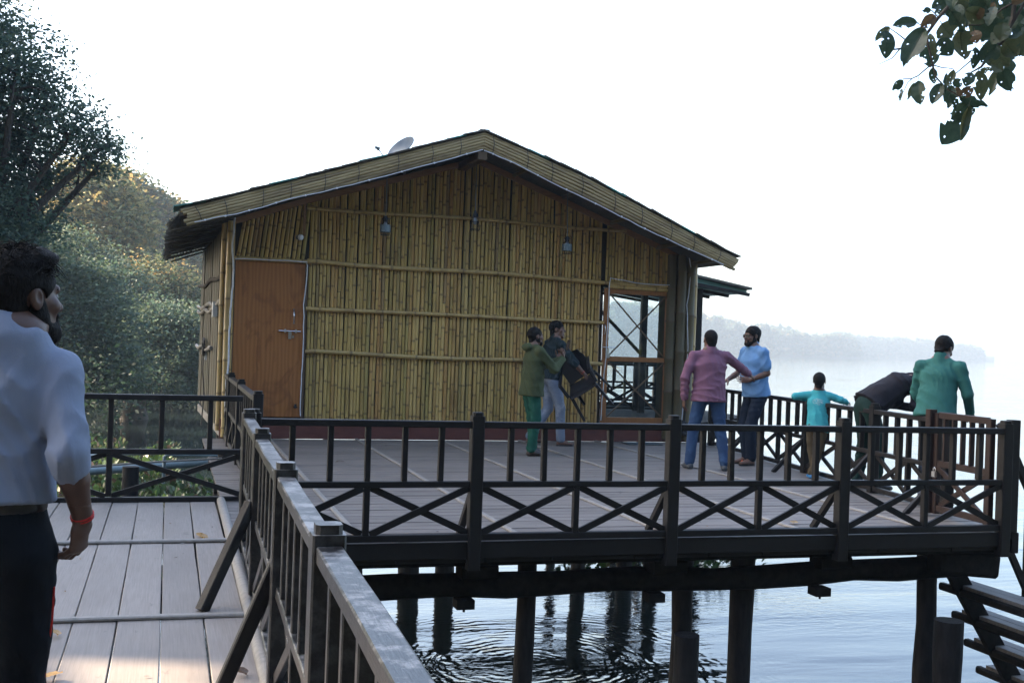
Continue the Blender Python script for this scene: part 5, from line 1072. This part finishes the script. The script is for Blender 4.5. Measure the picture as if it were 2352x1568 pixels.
    if belt:
        F = Field(J['pel']-.26, J['pel']+.3, .009); c = J['pel']+(J['wai']-J['pel'])*.50; F.limb(c-spine*.017, c+spine*.017, (.153*fat, .121*fat), (.153*fat, .121*fat), Uh, .004); F.cut(c+spine*.022, spine); F.cut(c-spine*.022, -spine); put('belt', F.mesh(), belt)
    if shoes:
        for sd_ in 'RL':
            an = J['an'+sd_]; F = Field(an-np.array([.24, .24, .12]), an+np.array([.24, .24, .07]), .008)
            if shoe_style == 'shoe': foot(F, sd_, .006); F.cut(an+(0, 0, .02), (0, 0, 1)); F.cut((0, 0, an[2]-.082), (0, 0, -1))
            else:
                foot(F, sd_, .010); F.cut((0, 0, an[2]-.068), (0, 0, 1)); F.cut((0, 0, an[2]-.0855), (0, 0, -1))
            put('shoe' if shoe_style == 'shoe' else 'slipper', F.mesh(), shoes)
    # hair and beard
    if hair is not None:
        th, cu, ln_ = hair; F = Field(hc-.175*hs, hc+.18*hs, min(hres, .0055)); F.ell(H(0, -.022, .036), np.array([.080+th, .102+th, .090+th*1.3])*hs, HR, .01)
        if ln_: F.ell(H(0, .045, .105), np.array([.062, .055, .028])*hs, HR, .03)
        F.limb(H(0, -.06, -.03), H(0, -.07, -.07), (.066+th*.5, .035), (.05, .03), HR[:, 0], .02)
        if cu: F.curls(cu, 75 if ln_ else 130, seed)
        P = F.grid()-hc; X = (P@HR)/hs; pl = X[..., 1]*.68-X[..., 2]*.73-.020; pl = np.maximum(pl, -(X[..., 2]+.082)); side = np.maximum(np.abs(X[..., 0])-.0, 0)
        near_ear = np.maximum(.030-np.linalg.norm((X-np.array([0, -.004, -.004]))[..., 1:], axis=-1), -1)+np.where(np.abs(X[..., 0]) > .06, 0, -1); F.F = np.maximum(F.F, np.maximum(pl, near_ear)).astype(np.float32); put('hair', F.mesh(), 'hair')
    if beard:
        F = Field(hc-.15*hs, hc+.14*hs, min(hres, .0055)); F.limb(H(-.05, .0, -.05), H(-.016, .066, -.097), .026+beard*.6, .027+beard, k=.012); F.limb(H(.05, .0, -.05), H(.016, .066, -.097), .026+beard*.6, .027+beard, k=.012); F.limb(H(-.055, .0, -.0), H(-.05, .015, -.05), .021+beard*.5, .024+beard*.5, k=.01); F.limb(H(.055, .0, -.0), H(.05, .015, -.05), .021+beard*.5, .024+beard*.5, k=.01)
        F.limb(H(-.024, .084, -.050), H(.024, .084, -.050), .008, .008, k=.006); F.limb(H(-.03, .078, -.052), H(-.02, .078, -.085), .009, .012, k=.008); F.limb(H(.03, .078, -.052), H(.02, .078, -.085), .009, .012, k=.008)
        F.curls(.0016, 170, seed); put('beard', F.mesh(), 'hair')
    mb_ = MB()
    for s_ in (1, -1): mb_.tube([H(.014*s_, .0905, .021), H(.032*s_, .088, .028), H(.048*s_, .074, .022)], [.003, .0045, .002], 6)
    tag(child_mb(root, mb_, 'eyebrows', 'hair'), kind='stuff')
    root['J'] = 0; del root['J']; root_J[root.name] = (J, H, HR, hands); return root
root_J = {}
def back_print(m, c, r):
    n = m.node_tree; b = n.nodes['Principled BSDF']; src = b.inputs['Base Color'].links[0].from_socket; tc = N(n, 'ShaderNodeTexCoord'); mp = N(n, 'ShaderNodeMapping'); mp.inputs['Location'].default_value = (-c[0]/r[0], -c[1]/r[1], -c[2]/r[2]); mp.inputs['Scale'].default_value = (1/r[0], 1/r[1], 1/r[2])
    n.links.new(tc.outputs['Object'], mp.inputs[0]); ln_ = N(n, 'ShaderNodeVectorMath', operation='LENGTH'); n.links.new(mp.outputs[0], ln_.inputs[0]); f = ramp(n, ln_.outputs['Value'], [(.75, (1, 1, 1)), (1.0, (0, 0, 0))]); g = ramp(n, noise(n, coords(n, (1, 1, 2.5)), 42, 3), [(.48, (0, 0, 0)), (.56, (.65, .65, .65))])
    x = N(n, 'ShaderNodeMath', operation='MULTIPLY'); n.links.new(f, x.inputs[0]); n.links.new(g, x.inputs[1]); n.links.new(mix(n, x.outputs[0], src, (.45, .48, .48)), b.inputs['Base Color'])
def child_mb(root, mb_, name, mat, smooth=True): o = mb_.build(name, M[mat] if isinstance(mat, str) else mat, None, smooth=smooth); o.parent = root; return o
def band(root, sd_, mat, name='wrist_thread', off=.01, r=.030):
    J, H, HR, hands = root_J[root.name]; w_, d, pn, t = hands[sd_]; a = unit(J['wr'+sd_]-J['el'+sd_]); c = J['wr'+sd_]-a*off; u_ = unit(np.cross(a, [.3, .2, .9])); v_ = np.cross(a, u_); mb_ = MB()
    mb_.tube([Vector(c+(u_*math.cos(q)+v_*math.sin(q))*r) for q in np.linspace(0, 2*PI, 15)], .0026, 5, caps=False); child_mb(root, mb_, name, mat)
def face(dx, dy): return math.atan2(-dx, dy)                     # yaw that turns local +Y to world (dx, dy)
M['red'] = plain('red_thread', (.45, .02, .015), .7)
C = dict(white=cloth('white_shirt_cloth', (.20, .23, .30), .8, .12, .05), hood=cloth('olive_hoodie_cloth', (.050, .062, .028)), stripe=cloth('striped_shirt_cloth', (.010, .020, .022), stripes=((.035, .045, .05), 14.0, 'X')),
         pink=cloth('pink_shirt_cloth', (.20, .095, .14)), blue=cloth('light_blue_polo', (.13, .26, .46), .8), cyan=cloth('turquoise_top', (.05, .33, .36)), jacket=cloth('dark_jacket', (.013, .012, .016)), teal=cloth('teal_shirt', (.03, .12, .105)),
         navy=cloth('dark_jeans', (.005, .007, .010), .9), green=cloth('bottle_green_trousers', (.012, .075, .050)), ripped=cloth('pale_ripped_jeans', (.17, .20, .26), .8, fade=(.33, .35, .39)), jeans=cloth('blue_jeans', (.03, .06, .13), fade=(.05, .10, .19)), djeans=cloth('dark_blue_jeans', (.010, .017, .032)), khaki=cloth('khaki_trousers', (.075, .055, .03), fade=(.10, .08, .05)), dgreen=cloth('dark_green_trousers', (.007, .026, .022)), greyb=cloth('grey_blue_trousers', (.11, .13, .18)))
M['belt'] = plain('black_belt', (.015, .015, .016), .35); M['shoe_brown'] = plain('dark_shoe', (.035, .022, .015), .4); M['shoe_grey'] = plain('trainer', (.05, .055, .06), .6); M['croc'] = plain('blue_clog', (.03, .20, .45), .5); M['orange_s'] = plain('orange_strap', (.7, .12, .03), .5); M['green_s'] = plain('green_strap', (.12, .65, .20), .5); M['sole'] = plain('sandal_sole', (.03, .025, .022), .6); M['phone'] = plain('phone_case', (.03, .02, .02), .25); M['yellow'] = plain('yellow_strap', (.6, .42, .05), .5); M['cap'] = cloth('khaki_cap', (.17, .17, .12)); M['sunglass'] = plain('sunglass_lens', (.008, .008, .01), .1)

# 1 man in the white shirt, near left, walking away, head turned to his right
p1 = person('man seen from behind in a white shirt with rolled sleeves and dark jeans, near left', (-.42, 3.25, 0), face(.10, 1), dict(
    pel=(0, 0, .96), head=(.035, .05, 1.563), hy=-.80, hp=-.06, nek=(.01, .0, 1.47), shR=(.148, -.0, 1.378), elR=(.190, -.09, 1.165), wrR=(.215, .0, .985), hdR=(-.12, .12, -1), pnR=(-.9, .35, -.1), cuR=.85,
    shL=(-.165, 0, 1.378), elL=(-.24, -.06, 1.14), wrL=(-.28, .08, .95), hiR=(.075, 0, .90), hiL=(-.085, 0, .90), knR=(.04, .12, .50), anR=(.01, -.16, .13), knL=(-.10, .18, .52), anL=(-.10, .25, .085)), S=1.005, skin='skin_d', top=C['white'], trousers=C['navy'], sleeve='roll', hem=.93, tuck=True, belt='belt', hair=(.006, .004, 1), beard=.006, shoes='shoe_brown', hres=.0042, fine=.0036, res=.0095, wr=.0062, seed=3, collar=True, bag=.98, fat=.82, slv=.84, head_s=1.0)
band(p1, 'R', 'red', off=.0, r=.0285); band(p1, 'R', 'red', off=.008, r=.0290)
mb_ = MB(); mb_.tube([(.150, .0, .80), (.142, .03, .70), (.122, .08, .60), (.108, .12, .50), (.090, .0, .33), (.075, -.10, .2)], .003, 6); child_mb(p1, mb_, 'red_piping', 'red')
# strands of loose hair
J, H, HR, hands = root_J[p1.name]; mb_ = MB()
for k in range(420):
    a = random.uniform(0, 2*PI); e = random.uniform(.15, 1.45); d = np.array([math.cos(a)*math.cos(e), math.sin(a)*math.cos(e), math.sin(e)]); c0_ = np.array([0, -.015, .04])+d*np.array([.082, .106, .092])
    if c0_[1]*.68-c0_[2]*.73 > .0: continue
    t1 = np.cross(d, np.random.default_rng(k).normal(0, 1, 3)); pts = [H(*(c0_+d*x_+t1*y_)) for x_, y_ in ((-.004, 0), (.008, .004), (.013, .014), (.006+random.uniform(0, .008), .026))]; mb_.tube([Vector(p_) for p_ in pts], [.0016, .0016, .0013, .0006], 4)
tag(child_mb(p1, mb_, 'hair_strands', 'hair'), kind='stuff')
# 2 man in olive hoodie photographing
q = gz(1216, 1045); p2 = person('man in an olive hoodie and green trousers holding up a phone', (q.x, q.y, 0), face(1, .16), dict(
    hy=0, hp=-.03, head=(0, .035, 1.60), shR=(.17, .02, 1.41), elR=(.20, .22, 1.165), wrR=(.075, .42, 1.315), hdR=(-.15, .35, 1), pnR=(-.5, -.9, .2), cuR=.75, shL=(-.17, .04, 1.41), elL=(-.17, .20, 1.18), wrL=(-.06, .43, 1.30), hdL=(.10, .30, 1), pnL=(.5, -.8, .2), cuL=.75,
    anR=(.10, -.03, .085), anL=(-.11, .10, .085), knL=(-.10, .07, .50), fR=6, fL=-10), S=.985, top=C['hood'], trousers=C['green'], hem=.80, hood=True, collar=False, fat=1.0, bag=1.12, hair=(.004, .0015, 0), beard=.003, shoes='shoe_brown', seed=5)
band(p2, 'R', 'red', off=.03, r=.033)
o = tag(MB().beam((.03, .50, 1.43), (.03, .53, 1.57), .075, .009, up=(0, 1, 0)).build('phone', M['phone']), 'dark phone held upright in both hands by the man in the olive hoodie', 'phone'); o.parent = None
o.matrix_world = Matrix.Translation(Vector(p2.location)) @ Matrix.Rotation(p2.rotation_euler.z, 4, 'Z') @ Matrix.Scale(.985, 4)
# 3 man in striped shirt carrying the chair
q = gz(1262, 1022); p3 = person('man in a dark striped shirt and pale ripped jeans carrying a black chair', (q.x, q.y+.0, 0), face(1, .05), dict(
    pel=(0, -.02, .96), nek=(.0, .035, 1.47), head=(.01, .06, 1.60), hy=-.55, hp=-.05, shR=(.18, .05, 1.40), elR=(.27, .19, 1.17), wrR=(.30, .36, 1.0), hdR=(.05, .6, -.75), pnR=(-.7, -.2, -.6), cuR=.85, shL=(-.18, .02, 1.41), elL=(-.24, -.08, 1.14), wrL=(-.25, .0, .89),
    knR=(.10, .10, .52), anR=(.10, .12, .085), knL=(-.10, .0, .50), anL=(-.09, -.26, .11)), S=1.06, top=C['stripe'], trousers=C['ripped'], sleeve='roll', hem=.90, bag=1.05, hair=(.004, .001, 0), shoes='sole', shoe_style='slip', seed=7)
band(p3, 'R', 'red', off=.035, r=.031); mb_ = MB(); mb_.tube([(.065, .19, .03), (.075, .23, .052), (.10, .27, .03), (.13, .23, .055), (.14, .19, .03)], .008, 6); child_mb(p3, mb_, 'strap', 'green_s')
# 4 man in pink shirt
q = gz(1622, 1078); p4 = person('stout man in a pink shirt and blue jeans seen from behind, arm stretched out', (q.x, q.y, 0), face(.28, 1), dict(
    head=(.0, .02, 1.605), hy=.12, shR=(.20, .01, 1.41), elR=(.42, .16, 1.27), wrR=(.57, .36, 1.19), hdR=(.75, .5, -.38), pnR=(-.2, .5, -.7), cuR=.35, shL=(-.205, 0, 1.40), elL=(-.305, -.04, 1.14), wrL=(-.30, .02, .86), hdL=(0, .1, -1), hiR=(.10, 0, .9), hiL=(-.10, 0, .9), knR=(.16, .02, .50), anR=(.215, -.06, .085), knL=(-.17, .04, .50), anL=(-.20, .06, .085), fR=12, fL=-12), S=1.0, top=C['pink'], trousers=C['jeans'], hem=.84, fat=1.14, bag=1.02, hair=(.0015, 0, 0), shoes='shoe_grey', seed=11, wr=.009)
# 5 man in light blue polo
q = gz(1722, 1066); p5 = person('bearded man with sunglasses in a light blue polo leaning back by the railing', (q.x, q.y, 0), face(-1, -.12), dict(
    pel=(0, -.05, .95), wai=(0, -.03, 1.08), che=(0, -.01, 1.29), nek=(0, .01, 1.47), head=(0, .035, 1.605), hp=.04, hy=.05, shR=(.18, .0, 1.41), elR=(.24, .05, 1.14), wrR=(.16, .26, 1.05), hdR=(-.15, .85, -.45), pnR=(-.3, -.3, -.9), cuR=.35, shL=(-.18, -.02, 1.41), elL=(-.22, -.06, 1.15), wrL=(-.10, .12, 1.06), hdL=(.4, .9, 0), hiR=(.09, -.05, .90), hiL=(-.09, -.05, .90), knR=(.10, .04, .49), anR=(.10, -.02, .085), knL=(-.10, .08, .49), anL=(-.09, .05, .085)), S=1.045, top=C['blue'], trousers=C['djeans'], sleeve='short', hem=.86, fat=1.12, hair=(.006, .003, 0), beard=.005, shoes='sole', shoe_style='slip', seed=13, wr=.007)
J, H, HR, hands = root_J[p5.name]; mb_ = MB()
for s_ in (1, -1): mb_.beam(Vector(H(.010*s_, .103, .002)), Vector(H(.058*s_, .088, .004)), .036, .006, up=Vector(HR@np.array([0, 1, .0]))); mb_.tube([Vector(H(.058*s_, .088, .010)), Vector(H(.084*s_, .0, .012))], .003, 5)
child_mb(p5, mb_, 'sunglasses', 'sunglass', False); mb_ = MB(); mb_.tube([(-.13, .12, .03), (-.11, .16, .052), (-.09, .20, .03), (-.06, .16, .055), (-.05, .12, .03)], .009, 6); child_mb(p5, mb_, 'strap', 'orange_s')
# 6 boy
back_print(C['cyan'], (.0, -.10, 1.24), (.10, .12, .065))
q = gz(1882, 1097); p6 = person('small boy in a turquoise top leaning his arms on the lakeside railing', (q.x-.05, q.y, 0), face(.75, 1), dict(
    pel=(0, -.04, .86), wai=(0, -.01, 1.0), che=(0, .04, 1.22), nek=(0, .05, 1.41), head=(0, .06, 1.56), shR=(.165, .05, 1.34), elR=(.34, .08, 1.28), wrR=(.42, .26, 1.24), hdR=(.2, 1, -.1), pnR=(0, 0, -1), shL=(-.165, .05, 1.34), elL=(-.37, .02, 1.31), wrL=(-.22, .18, 1.27), hdL=(.8, .6, 0), pnL=(0, 0, -1), hiR=(.085, -.04, .82), hiL=(-.085, -.04, .82), knR=(.05, -.02, .45), anR=(-.06, -.12, .085), knL=(-.08, .0, .45), anL=(-.01, -.02, .085), fR=-20, fL=5), S=.735, skin='skin_d', top=C['cyan'], trousers=C['khaki'], hem=.84, bag=1.0, fat=.98, head_s=1.22, hair=(.003, .001, 0), shoes='croc', collar=False, seed=17, group='people on the deck', res=.016)
# 7 bent man
q = gz(2010, 1122); p7 = person('man in a dark jacket, dark green trousers and a cap bent over the railing', (q.x-.10, q.y, 0), face(1, -.05), dict(
    pel=(0, -.02, .93), wai=(0, .10, 1.02), che=(0, .34, 1.17), nek=(0, .52, 1.24), head=(0, .65, 1.27), hp=.75, hiR=(.09, -.03, .89), hiL=(-.09, -.03, .89), shR=(.18, .47, 1.18), shL=(-.18, .47, 1.18), elR=(.22, .42, .94), wrR=(.12, .62, .90), elL=(-.22, .42, .94), wrL=(-.10, .62, .90), hdR=(-.6, .8, -.2), hdL=(.6, .8, -.2), knR=(.10, .07, .49), anR=(.12, .03, .085), knL=(-.10, .0, .49), anL=(-.13, -.05, .085)), S=1.0, top=C['jacket'], trousers=C['dgreen'], hem=.93, fat=1.06, bag=1.15, hair=(.001, 0, 0), shoes='sole', seed=19, wr=.010, collar=False)
J, H, HR, hands = root_J[p7.name]; Fc = Field(J['head']-.19, J['head']+.2, .007); Fc.ell(H(0, -.02, .045), (.088, .11, .085), HR, .01); Fc.cut(H(0, 0, .045), HR@np.array([0, -.15, -1])); Fc.limb(H(-.04, .10, .045), H(.04, .10, .045), (.03, .008), (.03, .008), HR[:, 0], .01); Fc.limb(H(-.03, .13, .04), H(.03, .13, .04), (.04, .006), (.04, .006), HR[:, 0], .02)
v_, q_ = Fc.mesh(); me = np_mesh('cap', v_, q_); me.materials.append(M['cap']); o = bpy.data.objects.new('cap', me); col.objects.link(o); o.parent = p7
# 8 man in teal shirt
q = gz(2172, 1163); p8 = person('man in a teal shirt and grey-blue trousers looking down over the railing', (q.x-.10, q.y+.05, 0), face(1, .75), dict(
    pel=(0, -.05, .95), wai=(0, -.02, 1.08), che=(0, .03, 1.29), nek=(0, .07, 1.46), head=(.01, .13, 1.575), hp=.55, hy=-.25, shR=(.19, .05, 1.40), elR=(.27, .06, 1.13), wrR=(.26, .22, .94), hdR=(-.1, .9, -.4), pnR=(0, -.3, -1), cuR=.5, shL=(-.19, .05, 1.40), elL=(-.24, .10, 1.12), wrL=(-.16, .28, .96), hdL=(.2, .9, -.3), knR=(.09, .05, .50), anR=(.10, -.02, .085), knL=(-.11, .06, .50), anL=(-.12, .06, .085)), S=1.0, top=C['teal'], trousers=C['greyb'], hem=.88, fat=1.0, bag=1.12, hair=(.007, .002, 0), shoes='sole', shoe_style='slip', seed=23, wr=.010)

# ---- black plastic chair held by the man in the striped shirt
ch = empty('plastic_chair', (0, 0, 0), 'black moulded plastic chair carried tilted in one hand', 'chair'); S_ = M['chair']
def chb(name, mb_): o = mb_.build(name, S_, None, smooth=True); o.parent = ch; return o
def shell(grid, th):
    ny_, nx_ = len(grid), len(grid[0]); vs = [Vector(p_) for r_ in grid for p_ in r_]; nr = []
    for j in range(ny_):
        for i in range(nx_):
            a = Vector(grid[j][min(i+1, nx_-1)])-Vector(grid[j][max(i-1, 0)]); b_ = Vector(grid[min(j+1, ny_-1)][i])-Vector(grid[max(j-1, 0)][i]); nr.append(a.cross(b_).normalized())
    n_ = len(vs); vs2 = vs+[v-nn*th for v, nn in zip(vs, nr)]; fs = []
    for j in range(ny_-1):
        for i in range(nx_-1): a = j*nx_+i; fs += [(a, a+1, a+nx_+1, a+nx_), (a+n_, a+nx_+n_, a+nx_+1+n_, a+1+n_)]
    bd = [i for i in range(nx_)]+[j*nx_+nx_-1 for j in range(1, ny_)]+[(ny_-1)*nx_+i for i in range(nx_-2, -1, -1)]+[j*nx_ for j in range(ny_-2, 0, -1)]
    for a, b_ in zip(bd, bd[1:]+bd[:1]): fs.append((a, a+n_, b_+n_, b_))
    m_ = MB(); m_.add(vs2, fs); return m_
chb('seat', shell([[(x, y, .42-.02*math.cos(x*6)+.015*(y+.2)-(.03 if y > .2 else 0)) for x in np.linspace(-.215, .215, 9)] for y in np.linspace(-.20, .24, 9)], .008))
chb('backrest', shell([[(x*(1-.12*abs(t-.5))*(1 if t < .85 else .88), -.20-.10*t+.035*(x/.2)**2, .42+.40*t) for x in np.linspace(-.215, .215, 9)] for t in np.linspace(0, 1, 9)], .008))
for s_ in (1, -1):
    m_ = MB(); m_.beam((s_*.225, -.24, .64), (s_*.25, .16, .63), .055, .012); m_.beam((s_*.25, .16, .635), (s_*.235, .20, .42), .05, .02, up=(0, 1, 0)); chb('armrest', m_)
    for yy, y2 in ((.20, .25), (-.20, -.27)):
        x0_, x1_ = s_*.215, s_*.255; m_ = MB()
        for A_, B_ in (((s_*-.045, 0), (0, 0)), ((0, 0), (0, math.copysign(.045, -yy)))):
            a0_, a1_ = V(x0_+A_[0], yy+A_[1], .43), V(x0_+B_[0], yy+B_[1], .43); b0_, b1_ = V(x1_+A_[0]*.7, y2+A_[1]*.7, 0), V(x1_+B_[0]*.7, y2+B_[1]*.7, 0)
            t_ = V(0, .008, 0) if A_[1] == B_[1] else V(.008, 0, 0); m_.add([a0_, a1_, b1_, b0_, a0_+t_, a1_+t_, b1_+t_, b0_+t_], [(0, 1, 2, 3), (7, 6, 5, 4), (0, 4, 5, 1), (1, 5, 6, 2), (2, 6, 7, 3), (3, 7, 4, 0)])
        chb('leg', m_)
ce = gy(1338, 880, 15.35); ch.location = (0, 0, 0)
Rm = Matrix.Rotation(math.radians(-38), 4, 'Y') @ Matrix.Rotation(math.radians(150), 4, 'Z') @ Matrix.Rotation(math.radians(-8), 4, 'X'); ch.matrix_world = Matrix.Translation(ce) @ Rm @ Matrix.Translation((0, .0, -.42))

# ---- litter on the boards
c = [(RNG.uniform(-2.4, .4), RNG.uniform(3, 10.2), .006) for _ in range(70)]+[(RNG.uniform(.6, 7), RNG.uniform(8.3, 16), .004) for _ in range(120)]
C_ = np.array(c); n_ = len(C_); a = RNG.uniform(0, 2*PI, n_); L_ = RNG.uniform(.006, .022, n_); d = np.stack([np.cos(a), np.sin(a), 0*a], 1); e = np.stack([-np.sin(a), np.cos(a), 0*a], 1)
Vt = np.stack([C_-d*L_[:, None], C_+e*(L_*.35)[:, None]+(0, 0, .004), C_+d*L_[:, None], C_-e*(L_*.3)[:, None]], 1).reshape(-1, 3); cc = np.repeat(np.array([(.05, .03, .02), (.25, .17, .08), (.35, .33, .30)])[RNG.integers(0, 3, n_)], 4, 0)
tag(link('litter', np_mesh('litter', Vt, np.arange(n_*4).reshape(-1, 4), cc, False), M['leaf']), kind='stuff')

# ---- haze
hz = MB(); hz.box((-3300, -90, ZW-1.5), (3300, 3300, 46)); hm, n, b = new_mat('haze'); n.nodes.remove(b)
pv = N(n, 'ShaderNodeVolumePrincipled'); pv.inputs['Color'].default_value = (.31, .38, .46, 1); pv.inputs['Density'].default_value = .0011; pv.inputs['Anisotropy'].default_value = .2
n.links.new(pv.outputs[0], n.nodes['Material Output'].inputs['Volume']); tag(hz.build('haze', hm), kind='stuff')
